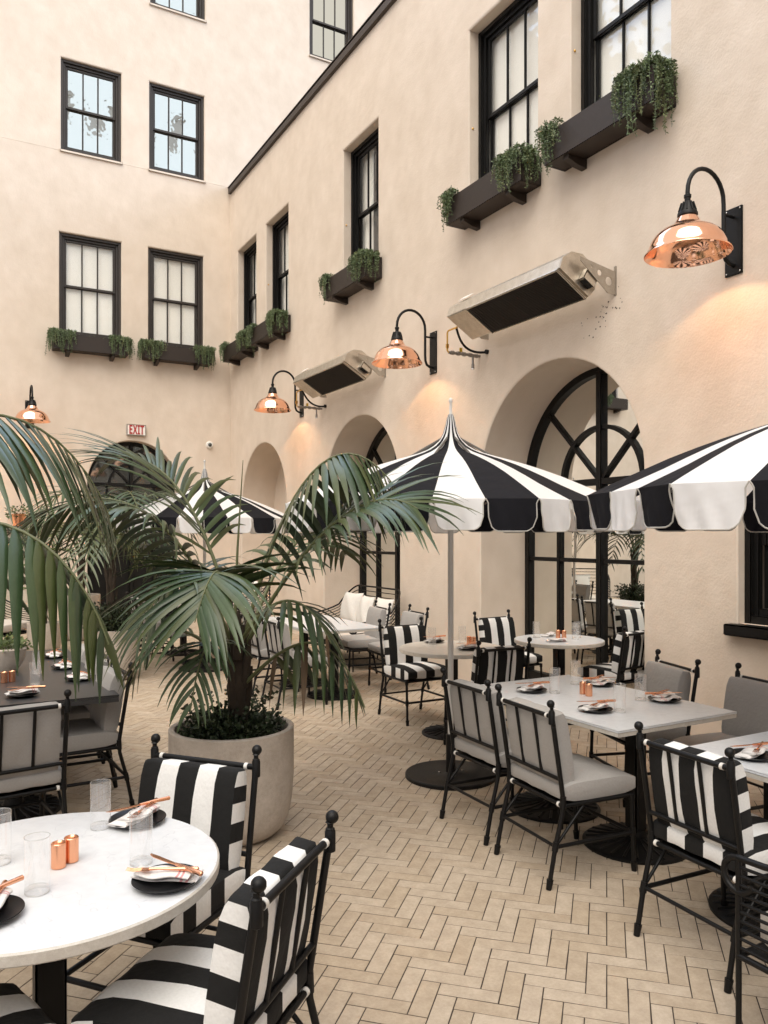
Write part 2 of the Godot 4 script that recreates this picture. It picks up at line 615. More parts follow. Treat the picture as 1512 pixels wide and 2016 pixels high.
# a double-hung sash window set into opening o; three panes wide, one row in each sash
func sash_window(parent: Node3D, tr: Transform3D, o: Dictionary, frame: Material, glass: Material, behind: String) -> MeshInstance3D:
	var mb := MB.new()
	var u0: float = o.u0
	var u1: float = o.u1
	var y0: float = o.y0
	var y1: float = o.y1
	var uc := (u0 + u1) / 2
	var yc := (y0 + y1) / 2
	var w := u1 - u0
	var h := y1 - y0
	var z: float = -o.deep + 0.07
	# outer casing in two stepped layers
	for s in [[0.055, 0.06, 0.0], [0.10, 0.05, -0.035]]:
		var f: float = s[0]
		bar(mb, tr, u0 + f / 2, yc, z + s[2] - 0.03, f, h, s[1])
		bar(mb, tr, u1 - f / 2, yc, z + s[2] - 0.03, f, h, s[1])
		bar(mb, tr, uc, y1 - f / 2, z + s[2] - 0.031, w - 2 * f, f, s[1])
		bar(mb, tr, uc, y0 + f * 0.6, z + s[2] - 0.031, w - 2 * f, f * 1.2, s[1])
	var win := build("window", mb, frame, parent)
	var iu0 := u0 + 0.10
	var iu1 := u1 - 0.10
	var iy0 := y0 + 0.12
	var iy1 := y1 - 0.10
	var ym := (iy0 + iy1) / 2
	for k in 2:
		var a := ym - 0.02 if k == 1 else iy0
		var b := iy1 if k == 1 else ym + 0.02
		var zz := z - 0.085 if k == 1 else z - 0.12
		var sb := MB.new()
		var st := 0.045
		bar(sb, tr, iu0 + st / 2, (a + b) / 2, zz, st, b - a, 0.034)
		bar(sb, tr, iu1 - st / 2, (a + b) / 2, zz, st, b - a, 0.034)
		bar(sb, tr, uc, a + st / 2, zz + 0.001, iu1 - iu0 - 2 * st, st, 0.034)
		bar(sb, tr, uc, b - st / 2, zz + 0.001, iu1 - iu0 - 2 * st, st, 0.034)
		var cw := (iu1 - iu0 - 2 * st) / 3.0
		for q in [1, 2]:
			bar(sb, tr, iu0 + st + cw * q, (a + b) / 2, zz + 0.002, 0.026, b - a - 2 * st, 0.026)
		build("sash", sb, frame, win)
		for q in 3:
			var pb := MB.new()
			var pu := iu0 + st + cw * q
			var tilt := rng.randf_range(-0.004, 0.004)
			pb.quad(tr * Vector3(pu, a + st, zz - 0.004 + tilt), tr * Vector3(pu + cw, a + st, zz - 0.004 - tilt), tr * Vector3(pu + cw, b - st, zz - 0.004 - tilt * 0.4), tr * Vector3(pu, b - st, zz - 0.004 + tilt * 0.6))
			build("pane", pb, glass, win)
	var bb := MB.new()
	if behind == "blind":
		bar(bb, tr, uc, yc, z - 0.155, w - 0.02, h, 0.01, 0.0)
		build("blind", bb, M.blind, win)
	elif behind == "half":
		# two curtains drawn aside from a dim room
		for s in [-1.0, 1.0]:
			var rows: Array = []
			for r in 2:
				var row: Array = []
				for k in 30:
					var t := k / 29.0
					var uu: float = uc + s * (w / 2 - 0.02 - t * w * 0.33)
					row.append(tr * Vector3(uu, y0 + r * h, z - 0.20 + 0.02 * sin(t * 34.0)))
				rows.append(row)
			var cb := MB.new()
			cb.grid(rows, false, s > 0)
			build("curtain", cb, M.blind, win)
		room_behind(bb, tr, u0 - 0.3, u1 + 0.3, y0 - 0.4, y1 + 0.3, z - 0.24, z - 1.5)
		build("room", bb, M.room_wall, win)
	elif behind == "open":
		room_behind(bb, tr, u0 - 0.3, u1 + 0.3, y0 - 0.4, y1 + 0.3, z - 0.16, z - 1.5)
		build("room", bb, M.room_wall, win)
	return win


# the plain room seen through a window: floor, ceiling, side and back walls, open towards the glass
func room_behind(mb: MB, tr: Transform3D, u0: float, u1: float, y0: float, y1: float, z0: float, z1: float) -> void:
	var c := func(u: float, y: float, z: float) -> Vector3:
		return tr * Vector3(u, y, z)
	mb.quad(c.call(u0, y0, z1), c.call(u1, y0, z1), c.call(u1, y1, z1), c.call(u0, y1, z1))
	mb.quad(c.call(u0, y0, z0), c.call(u1, y0, z0), c.call(u1, y0, z1), c.call(u0, y0, z1))
	mb.quad(c.call(u0, y1, z1), c.call(u1, y1, z1), c.call(u1, y1, z0), c.call(u0, y1, z0))
	mb.quad(c.call(u0, y0, z0), c.call(u0, y0, z1), c.call(u0, y1, z1), c.call(u0, y1, z0))
	mb.quad(c.call(u1, y0, z1), c.call(u1, y0, z0), c.call(u1, y1, z0), c.call(u1, y1, z1))
	# the wall round the window, seen from inside
	mb.quad(c.call(u0, y0, z0), c.call(u0, y1, z0), c.call(u0 + 0.3, y1, z0), c.call(u0 + 0.3, y0, z0))
	mb.quad(c.call(u1 - 0.3, y0, z0), c.call(u1 - 0.3, y1, z0), c.call(u1, y1, z0), c.call(u1, y0, z0))
	mb.quad(c.call(u0, y0, z0), c.call(u0, y0 + 0.4, z0), c.call(u1, y0 + 0.4, z0), c.call(u1, y0, z0))
	mb.quad(c.call(u0, y1 - 0.3, z0), c.call(u0, y1, z0), c.call(u1, y1, z0), c.call(u1, y1 - 0.3, z0))


func ring(mb: MB, tr: Transform3D, ce: Vector2, r0: float, r1: float, z0: float, z1: float, a0: float, a1: float, segs: int) -> void:
	for k in segs:
		var t0 := lerpf(a0, a1, float(k) / segs)
		var t1 := lerpf(a0, a1, float(k + 1) / segs)
		var d0 := Vector2(cos(t0), sin(t0))
		var d1 := Vector2(cos(t1), sin(t1))
		var P := func(d: Vector2, r: float, z: float) -> Vector3:
			return tr * Vector3(ce.x + d.x * r, ce.y + d.y * r, z)
		mb.quad(P.call(d0, r0, z1), P.call(d0, r1, z1), P.call(d1, r1, z1), P.call(d1, r0, z1))
		mb.quad(P.call(d0, r0, z0), P.call(d0, r0, z1), P.call(d1, r0, z1), P.call(d1, r0, z0))
		mb.quad(P.call(d0, r1, z1), P.call(d0, r1, z0), P.call(d1, r1, z0), P.call(d1, r1, z1))


# glazed steel screen filling an arched opening
func arch_screen(parent: Node3D, tr: Transform3D, o: Dictionary, glass: Material, solid_to := 0.0) -> void:
	var uc: float = (o.u0 + o.u1) / 2
	var r: float = (o.u1 - o.u0) / 2
	var sp: float = o.y1
	var z: float = -o.deep
	var f := 0.075
	var mb := MB.new()
	bar(mb, tr, o.u0 + f / 2, sp / 2, z + 0.03, f, sp, 0.06)
	bar(mb, tr, o.u1 - f / 2, sp / 2, z + 0.03, f, sp, 0.06)
	ring(mb, tr, Vector2(uc, sp), r - f, r, z, z + 0.06, 0, PI, 40)
	bar(mb, tr, uc, sp, z + 0.031, 2 * r - 2 * f, 0.07, 0.055)
	bar(mb, tr, uc, 0.06, z + 0.031, 2 * r - 2 * f, 0.12, 0.05)
	var fr := build("door_screen", mb, M.frame_black, parent)
	var b2 := MB.new()
	bar(b2, tr, uc, (sp + r) / 2 + 0.0, z + 0.033, 0.075, sp + r - 0.09, 0.065)
	for s in [-1.0, 1.0]:
		bar(b2, tr, uc + s * r * 0.53, sp / 2 + 0.04, z + 0.029, 0.045, sp - 0.16, 0.045)
		bar(b2, tr, uc + s * r * 0.5, 1.45, z + 0.027, r - f - 0.05, 0.045, 0.04)
	build("glazing_bar", b2, M.frame_black, fr)
	var b3 := MB.new()
	ring(b3, tr, Vector2(uc, sp), r * 0.46, r * 0.46 + 0.045, z + 0.005, z + 0.05, 0.02, PI - 0.02, 24)
	for a in [45.0, 135.0]:
		var d := Vector3(cos(deg_to_rad(a)), sin(deg_to_rad(a)), 0)
		var bs := tr.basis * Basis(d, Vector3(-d.y, d.x, 0), Vector3(0, 0, 1))
		b3.box(tr * (Vector3(uc, sp, z + 0.028) + d * (r - f) * 0.52), Vector3((r - f) * 0.98, 0.045, 0.042), 0.004, bs)
	build("fanlight_bar", b3, M.frame_black, fr)
	# panes: eight below, fan above
	var us := [o.u0 + f, uc - r * 0.53, uc, uc + r * 0.53, o.u1 - f]
	for k in 4:
		for q in [[0.1, 1.45], [1.45, sp]]:
			var pb := MB.new()
			var jt := rng.randf_range(-0.003, 0.003)
			pb.quad(tr * Vector3(us[k], q[0], z + 0.012 + jt), tr * Vector3(us[k + 1], q[0], z + 0.012), tr * Vector3(us[k + 1], q[1], z + 0.012), tr * Vector3(us[k], q[1], z + 0.012 + jt))
			if q[1] <= solid_to:
				build("door_panel", pb, M.frame_black, fr)
			else:
				build("pane", pb, glass, fr)
	for k in 4:
		var pb := MB.new()
		var a0 := PI * k / 4.0
		for s in 8:
			var t0 := a0 + PI / 4 * s / 8.0
			var t1 := a0 + PI / 4 * (s + 1) / 8.0
			pb.tri(tr * Vector3(uc, sp, z + 0.012), tr * Vector3(uc + cos(t0) * (r - 0.02), sp + sin(t0) * (r - 0.02), z + 0.012), tr * Vector3(uc + cos(t1) * (r - 0.02), sp + sin(t1) * (r - 0.02), z + 0.012))
		build("fan_pane", pb, glass, fr)


const BOX_Z := [-5.34, -7.07, -10.47, -13.81, -15.46]
const ARCH_Z := [-6.24, -10.52, -14.55]


func make_right_wing() -> void:
	var b := thing("right_wing", "two-storey beige plastered wing with three arches and a dark roof coping", "building", Vector3.ZERO)
	var tr := wall_frame_right()
	var ops: Array = []
	var wins: Array = []
	for z in BOX_Z:
		var half := 0.615 if z > -8.0 else 0.565
		wins.append(opening(z - half, z + half, 5.62, 7.70, 0.21))
	var arches: Array = []
	for z in ARCH_Z:
		arches.append(opening(z - 1.22, z + 1.22, -0.05, 2.30, GLASS_X - XW, true))
	var low := opening(-4.07, -2.55, 1.03, 2.28, 0.16)
	ops.append_array(wins)
	ops.append_array(arches)
	ops.append(low)
	var mb := MB.new()
	wall_sheet(mb, tr, ZF, 9.0, -0.05, 9.14, ops)
	build("wall", mb, M.plaster, b)
	var bb := MB.new()
	bb.box(Vector3(9.8, 4.5, -3.75), Vector3(4.9, 9.1, 25.4), 0.0)
	build("building_body", bb, M.plaster, b)
	var cb := MB.new()
	cb.box(Vector3(XW + 0.11, 9.165, -3.75), Vector3(0.30, 0.05, 25.5), 0.01)
	cb.box(Vector3(XW - 0.012, 9.203, -3.75), Vector3(0.09, 0.03, 25.5), 0.008)
	build("roof_coping", cb, M.coping, b)
	var rb := MB.new()
	rb.box(Vector3(9.0, 9.10, -3.75), Vector3(7.2, 0.10, 25.4), 0.0)
	build("roof", rb, M.coping, b)
	for i in 5:
		sash_window(b, tr, wins[i], M.frame_black, M.pane, ["blind", "blind", "half", "half", "half"][i])
	sash_window(b, tr, low, M.frame_black, M.pane, "open")
	var sl := MB.new()
	sl.box(Vector3(XW - 0.02, 0.985, -3.31), Vector3(0.14, 0.09, 1.64), 0.01)
	build("window_sill", sl, M.frame_black, b)
	arch_screen(b, tr, arches[0], M.door_glass)
	arch_screen(b, tr, arches[1], M.door_glass)
	# the third arch is a plain niche
	var nb := MB.new()
	nb.box(Vector3(GLASS_X + 0.03, 1.75, ARCH_Z[2]), Vector3(0.06, 3.6, 2.5), 0.0)
	build("niche_back", nb, M.plaster, b)
	# small studs beside the windows, chips of soot on the plaster below the nearer heater
	var stud := MB.new()
	for i in 4:
		var z: float = BOX_Z[i]
		stud.ball(Vector3(XW + 0.06, 6.55, z - 0.612 if z > -8.0 else z - 0.562), 0.014, 8, 5)
	build("shutter_stud", stud, M.brass, b)
	var fl := MB.new()
	for i in 34:
		var z := -5.50 + rng.randfn(0.0, 0.13)
		var y := 3.79 + rng.randfn(0.0, 0.07) + (z + 5.5) * 0.35
		var s := rng.randf_range(0.003, 0.010)
		fl.prism(PackedVector2Array([Vector2(-s, -s * 0.4), Vector2(s * 0.6, -s * 0.7), Vector2(s, s * 0.3), Vector2(-s * 0.2, s)]), 0.0015, Transform3D(Basis(Vector3(0, 0.4, 1).normalized(), Vector3(0, 1, -0.4).normalized(), Vector3(-1, 0, 0)), Vector3(XW - 0.0005, y, z)))
	tag(build("soot_fleck", fl, M.coping, b), "", "", "", "stuff")


func make_far_wing() -> void:
	var b := thing("far_wing", "tall beige plastered hotel block closing the end of the courtyard", "building", Vector3.ZERO)
	var tr := wall_frame_far()
	var lows: Array = [opening(2.03, 3.20, 5.60, 7.64, 0.13), opening(3.73, 4.88, 5.60, 7.64, 0.13), opening(-2.9, -1.75, 5.60, 7.64, 0.13), opening(-4.6, -3.45, 5.60, 7.64, 0.13)]
	var ups: Array = [opening(2.06, 3.20, 9.22, 11.04, 0.13), opening(3.75, 4.90, 9.22, 11.04, 0.13), opening(3.77, 4.92, 12.62, 14.45, 0.13), opening(7.33, 8.45, 12.62, 14.45, 0.13), opening(-2.9, -1.75, 9.22, 11.04, 0.13), opening(-4.6, -3.45, 9.22, 11.04, 0.13)]
	var door := opening(2.55, 4.33, -0.05, 2.76, 0.30, true)
	var ops: Array = []
	ops.append_array(lows)
	ops.append_array(ups)
	ops.append(door)
	var mb := MB.new()
	wall_sheet(mb, tr, -19.0, 13.0, -0.05, 16.0, ops)
	build("wall", mb, M.plaster, b)
	var bb := MB.new()
	bb.box(Vector3(-3.0, 7.97, ZF - 3.5), Vector3(32.0, 16.0, 6.0), 0.0)
	build("building_body", bb, M.plaster, b)
	for o in lows:
		sash_window(b, tr, o, M.frame_brown, M.pane, "blind")
	for o in ups:
		sash_window(b, tr, o, M.frame_brown, M.mirror_pane, "")
	for o in ups:
		var sb := MB.new()
		sb.box(Vector3((o.u0 + o.u1) / 2, o.y0 - 0.012, ZF + 0.012), Vector3(o.u1 - o.u0 + 0.04, 0.05, 0.05), 0.008)
		build("window_sill", sb, M.plaster, b)
	arch_screen(b, tr, door, M.dark_glass, 1.46)
	var eb := MB.new()
	eb.tube([Vector3(-19, 9.20, ZF - 0.002), Vector3(5.44, 9.22, ZF - 0.002)], 0.006, 8)
	build("plaster_seam", eb, M.plaster, b)
	# steps and rail before the black door
	var st := MB.new()
	st.box(Vector3(3.44, 0.05, ZF + 0.02), Vector3(1.9, 0.10, 0.46), 0.012)
	build("door_step", st, M.frame_black, b)


func make_opposite_wing() -> void:
	# behind and left of the camera: only seen in window glass and copper
	var b := thing("opposite_wing", "pale plastered wing across the courtyard, seen only as a reflection", "building", Vector3.ZERO)
	var tr := Transform3D(Basis(Vector3(-1, 0, 0), Vector3.UP, Vector3(0, 0, -1)), Vector3(0, 0, 9.0))
	var ops: Array = []
	for u in [-11.0, -8.5, -6.0, -3.0, -0.5, 2.0, 4.5, 7.0]:
		for y in [5.6]:
			ops.append(opening(u, u + 1.15, y, y + 1.9, 0.13))
	var mb := MB.new()
	wall_sheet(mb, tr, -12.0, 14.0, -0.05, 10.0, ops)
	build("wall", mb, M.plaster, b)
	for o in ops:
		var p := MB.new()
		bar(p, tr, (o.u0 + o.u1) / 2, (o.y0 + o.y1) / 2, -0.12, 1.15, 1.9, 0.02, 0.0)
		build("window", p, M.dark_glass, b)
	var s := thing("side_wing", "low plastered wing on the left side, outside the picture", "building", Vector3.ZERO)
	var t2 := Transform3D(Basis(Vector3(0, 0, -1), Vector3.UP, Vector3(1, 0, 0)), Vector3(-14.0, 0, 0))
	var o2: Array = []
	for u in [-7.0, -4.0, -1.0, 2.0, 5.0, 8.0, 11.0, 14.0]:
		o2.append(opening(u, u + 1.15, 5.6, 7.6, 0.13))
	var m2 := MB.new()
	wall_sheet(m2, t2, -9.0, 16.5, -0.05, 9.0, o2)
	build("wall", m2, M.plaster, s)
	for o in o2:
		var p := MB.new()
		bar(p, t2, (o.u0 + o.u1) / 2, (o.y0 + o.y1) / 2, -0.12, 1.15, 2.0, 0.02, 0.0)
		build("window", p, M.dark_glass, s)


# ---- floor: pavers in a herringbone laid at 45 degrees to the walls -----
func make_floor() -> void:
	var root := Node3D.new()
	root.name = "courtyard_floor"
	add_child(root, true)
	tag(root, "", "", "", "structure")
	var base := MB.new()
	base.quad(Vector3(-200, -0.0013, 200), Vector3(200, -0.0013, 200), Vector3(200, -0.0013, -200), Vector3(-200, -0.0013, -200))
	build("ground_bed", base, M.joint_sand, root)
	var w := 0.0768
	var gap := 0.0046
	var meshes: Array = []
	for i in 5:
		var pb := MB.new()
		paver(pb, Transform3D.IDENTITY, w * 3 - gap, w - gap)
		meshes.append(pb.mesh(M["paver_%d" % i]))
	var e1 := Vector3(0.70711, 0, -0.70711)
	var e2 := Vector3(0.70711, 0, 0.70711)
	var cells: Array = []
	var near: Array = []
	for x in range(-110, 240):
		for y in range(-240, 110):
			var d := posmod(x + y, 6)
			if d != 0 and d != 3:
				continue
			var a := float(x) + (1.5 if d == 3 else 0.5)
			var b := float(y) + (0.5 if d == 3 else 1.5)
			var p := e1 * a * w + e2 * b * w
			if p.x < -4.0 or p.x > 6.2 or p.z < -16.45 or p.z > 0.5:
				continue
			if p.x > XW + 0.1:
				var inside := false
				for z in ARCH_Z:
					inside = inside or absf(p.z - z) < 1.3
				if not inside:
					continue
			var turn := PI / 4 if d == 3 else -PI / 4
			var tf := Transform3D(Basis(Vector3.UP, turn), p)
			cells.append([tf, p.length(), p])
	for i in cells.size():
		var p: Vector3 = cells[i][2]
		# what the picture shows largest: the open floor in front of the right-hand tables
		var depth := 0.489 * p.x - 0.872 * p.z
		var side := 0.872 * p.x + 0.489 * p.z
		if depth > 2.72 and side / depth > -0.10 and side / depth < 0.49 and absf(side) < 3.0:
			near.append([depth, i])
	near.sort_custom(func(q, r): return q[0] < r[0])
	var single := {}
	for k in mini(300, near.size()):
		single[near[k][1]] = true
	var rest := MB.new()
	rest.use_col = true
	var tones := PAVER_TONES
	for i in cells.size():
		var tf: Transform3D = cells[i][0]
		tf.basis = Basis(Vector3(rng.randfn(0, 1), 0, rng.randfn(0, 1)).normalized(), rng.randf_range(0, 0.0018)) * Basis(Vector3.UP, rng.randfn(0, 0.006)) * tf.basis
		tf.origin.y = rng.randf_range(-0.0004, 0.0008)
		var kind := rng.randi() % 5
		if single.has(i):
			var o := put("paver", meshes[kind], root)
			o.transform = tf
		else:
			var j := rng.randf_range(0.93, 1.05)
			rest.col = Color(tones[kind][0] * j, tones[kind][1] * j, tones[kind][2] * j)
			paver(rest, tf, w * 3 - gap, w - gap)
	tag(build("paver_field", rest, M.paver_mix, root), "", "", "", "stuff")


func paver(mb: MB, tf: Transform3D, l: float, wd: float) -> void:
	var c := 0.001
	var hx := l / 2
	var hz := wd / 2
	var top := [Vector3(-hx + c, 0, hz - c), Vector3(hx - c, 0, hz - c), Vector3(hx - c, 0, -hz + c), Vector3(-hx + c, 0, -hz + c)]
	var rim := [Vector3(-hx, -c, hz), Vector3(hx, -c, hz), Vector3(hx, -c, -hz), Vector3(-hx, -c, -hz)]
	mb.quad(tf * top[0], tf * top[1], tf * top[2], tf * top[3])
	for k in 4:
		var q := (k + 1) % 4
		mb.quad(tf * rim[k], tf * rim[q], tf * top[q], tf * top[k])
		var dn := Vector3(0, -0.028, 0)
		mb.quad(tf * (rim[k] + dn), tf * (rim[q] + dn), tf * rim[q], tf * rim[k])


func make_tower() -> void:
	# a tall neighbour behind the camera: the upper windows of the far block mirror it
	var b := thing("neighbour_tower", "tall pale neighbouring tower, seen only as a reflection in the upper windows", "building", Vector3.ZERO)
	var tr := Transform3D(Basis(Vector3(-1, 0, 0), Vector3.UP, Vector3(0, 0, -1)), Vector3(0, 0, 16.0))
	var ops: Array = []
	for k in 9:
		for f in 9:
			ops.append(opening(-18.0 + k * 2.1, -18.0 + k * 2.1 + 0.8, 6.0 + f * 3.3, 6.0 + f * 3.3 + 1.7, 0.2))
	var mb := MB.new()
	wall_sheet(mb, tr, -18.6, 0.5, -0.05, 36.0, ops)
	build("wall", mb, M.blind, b)
	for o in ops:
		var p := MB.new()
		bar(p, tr, (o.u0 + o.u1) / 2, (o.y0 + o.y1) / 2, -0.18, 0.8, 1.7, 0.02, 0.0)
		build("window", p, M.room_wall, b)


# ---- wall lamps ---------------------------------------------------------
# local frame: wall plane at x = 0, courtyard towards -x, plate centre at the origin
func make_lamp() -> Node3D:
	var t := thing("wall_lamp", "", "wall lamp", Vector3.ZERO, 0.0, "copper barn lamps on the walls")
	var pb := MB.new()
	pb.box(Vector3(-0.008, 0.0, 0), Vector3(0.016, 0.53, 0.155), 0.003)
	build("back_plate", pb, M.iron, t)
	var sc := MB.new()
	for s in [[-1, -1], [1, -1], [1, 1], [-1, 1]]:
		sc.ball(Vector3(-0.017, s[0] * 0.245, s[1] * 0.06), 0.007, 8, 5)
	build("screw", sc, M.chrome, t)
	var g := MB.new()
	var pts: Array = [Vector3(-0.012, -0.19, 0), Vector3(-0.06, -0.185, 0), Vector3(-0.105, -0.16, 0), Vector3(-0.126, -0.11, 0), Vector3(-0.13, -0.04, 0), Vector3(-0.13, 0.12, 0), Vector3(-0.13, 0.26, 0)]
	for k in range(1, 15):
		var a := PI * k / 14.0
		pts.append(Vector3(-0.335 + 0.205 * cos(a), 0.28 + 0.215 * sin(a), 0))
	pts.append(Vector3(-0.54, 0.24, 0))
	g.tube(pts, 0.0165, 10)
	g.tube([Vector3(-0.012, 0.19, 0), Vector3(-0.13, 0.19, 0)], 0.012, 8)
	build("gooseneck", g, M.iron, t)
	var c := MB.new()
	c.lathe([Vector2(0.017, 0.26), Vector2(0.027, 0.255), Vector2(0.027, 0.235), Vector2(0.022, 0.23), Vector2(0.022, 0.205), Vector2(0.040, 0.195), Vector2(0.048, 0.17), Vector2(0.060, 0.135), Vector2(0.068, 0.125), Vector2(0.074, 0.115), Vector2(0.074, 0.095), Vector2(0.062, 0.090)], 20, Vector3(-0.54, 0, 0))
	for k in 10:
		var a := TAU * k / 10.0
		c.tube([Vector3(-0.54 + 0.045 * cos(a), 0.195, 0.045 * sin(a)), Vector3(-0.54 + 0.066 * cos(a), 0.128, 0.066 * sin(a))], 0.006, 5)
	build("socket_collar", c, M.iron, t)
	var s2 := MB.new()
	var prof: Array = [Vector2(0.062, 0.098), Vector2(0.072, 0.088), Vector2(0.095, 0.045), Vector2(0.118, 0.018), Vector2(0.150, 0.005), Vector2(0.200, -0.018), Vector2(0.240, -0.052), Vector2(0.268, -0.095), Vector2(0.286, -0.140), Vector2(0.300, -0.172), Vector2(0.312, -0.183), Vector2(0.314, -0.188)]
	var outer: Array = prof.duplicate()
	outer.reverse()
	s2.lathe(outer, 48, Vector3(-0.54, 0, 0))
	var inner: Array = []
	for p in prof:
		inner.append(p + Vector2(-0.0035, -0.0025))
	s2.lathe(inner, 48, Vector3(-0.54, 0, 0))
	s2.lathe([inner[inner.size() - 1], Vector2(0.312, -0.193), Vector2(0.316, -0.191), prof[prof.size() - 1]], 48, Vector3(-0.54, 0, 0))
	build("lamp_shade", s2, M.copper, t)
	var bl := MB.new()
	bl.ball(Vector3(-0.54, 0.045, 0), 0.042, 14, 10)
	build("bulb", bl, M.bulb, t)
	var l := OmniLight3D.new()
	l.name = "bulb_light"
	l.position = Vector3(-0.54, 0.045, 0)
	l.light_color = Color(1.0, 0.85, 0.64)
	l.light_energy = LAMP_ENERGY
	l.light_size = 0.04
	l.omni_range = 8.0
	l.omni_attenuation = 2.0
	l.shadow_enabled = true
	t.add_child(l)
	return t


func place_lamps() -> void:
	var a := make_lamp()
	a.position = Vector3(XW, 4.035, -4.09)
	a.set_meta("label", "large copper barn lamp nearest the camera at upper right, above the right-hand parasol")
	copy_of(a, "copper barn lamp between the two gas heaters on the right wing wall", Vector3(XW, 4.035, -8.44))
	copy_of(a, "small copper barn lamp left of the farther gas heater, near the corner", Vector3(XW, 4.035, -12.62))
	copy_of(a, "copper barn lamp on the far wall, half hidden behind palm leaves at left", Vector3(1.50, 4.035, ZF), 90.0)


# ---- gas heaters ---------------------------------------------------------
# local frame: origin on the wall at the near bracket, y at wall bracket centre; body runs towards -z
func make_heater() -> Node3D:
	var t := thing("gas_heater", "", "patio heater", Vector3.ZERO, 0.0, "gas heaters on the right wing")
	# section of the body in x, y: mouth from (-0.60, 0.00) to (-0.25, -0.21), body above it
	var sec := PackedVector2Array([Vector2(-0.60, 0.0), Vector2(-0.25, -0.21), Vector2(-0.175, -0.13), Vector2(-0.16, -0.02), Vector2(-0.21, 0.10), Vector2(-0.33, 0.17), Vector2(-0.46, 0.17), Vector2(-0.565, 0.10)])
	var down := Transform3D(Basis(Vector3(1, 0, 0), Vector3(0, 1, 0), Vector3(0, 0, 1)), Vector3(0, 0.05, -1.85))
	var b := MB.new()
	b.prism(sec, 1.80, down)
	build("housing", b, M.steel, t)
	var mdir := Vector3(0.35, -0.21, 0).normalized()
	var nrm := Vector3(-0.51, -0.86, 0).normalized()
	var bs := Basis(mdir, -nrm, mdir.cross(-nrm))
	var mc := Vector3(-0.425, -0.105 + 0.05, 0)
	# end panel on the far part, grille on the rest
	var e := MB.new()
	e.box(mc + nrm * 0.006 + Vector3(0, 0, -1.665), Vector3(0.40, 0.01, 0.36), 0.002, bs)
	build("end_panel", e, M.steel, t)
	var f := MB.new()
	f.box(mc + nrm * 0.010 + Vector3(0, 0, -0.065), Vector3(0.415, 0.03, 0.02), 0.003, bs)
	f.box(mc + nrm * 0.010 + Vector3(0, 0, -1.475), Vector3(0.415, 0.03, 0.02), 0.003, bs)
	for s in [-1.0, 1.0]:
		f.box(mc + nrm * 0.010 + mdir * s * 0.20 + Vector3(0, 0, -0.77), Vector3(0.016, 0.03, 1.39), 0.003, bs)
	build("grille_frame", f, M.steel, t)
	var back := MB.new()
	back.box(mc + nrm * 0.002 + Vector3(0, 0, -0.77), Vector3(0.385, 0.004, 1.39), 0.0, bs)
	build("burner_face", back, M.grille, t)
	var bars := MB.new()
	for k in 22:
		bars.box(mc + nrm * 0.014 + mdir * (-0.185 + k * 0.0176) + Vector3(0, 0, -0.77), Vector3(0.005, 0.016, 1.39), 0.0, bs)
	build("grille_bars", bars, M.frame_brown, t)
	# near end cap with a control box
	var cap := MB.new()
	cap.prism(sec, 0.012, Transform3D(Basis.IDENTITY, Vector3(0, 0.05, -0.045)))
	build("end_cap", cap, M.steel, t)
	var cb := MB.new()
	cb.box(Vector3(-0.285, -0.01, 0.0), Vector3(0.15, 0.12, 0.07), 0.006, bs)
	build("control_box", cb, M.steel, t)
	var lid := MB.new()
	lid.box(Vector3(-0.285, -0.01, 0.0) + mdir * 0.0 + nrm * 0.064, Vector3(0.11, 0.012, 0.055), 0.002, bs)
	build("control_plate", lid, M.grille, t)
	# perforated wall brackets at both ends
	for z in [0.045, -1.90]:
		var k := MB.new()
		bracket(k, z)
		build("wall_bracket", k, M.bracket_grey, t)
	var fl := MB.new()
	fl.box(Vector3(-0.004, 0.0, 0.05), Vector3(0.008, 0.27, 0.03), 0.002)
	build("bracket_flange", fl, M.bracket_grey, t)
	var sk := MB.new()
	sk.box(Vector3(-0.51, 0.165 + 0.05, -1.62), Vector3(0.10, 0.004, 0.16), 0.0, Basis(Vector3(0, 0, 1), 0.6))
	build("rating_plate", sk, M.sign_white, t)
	return t


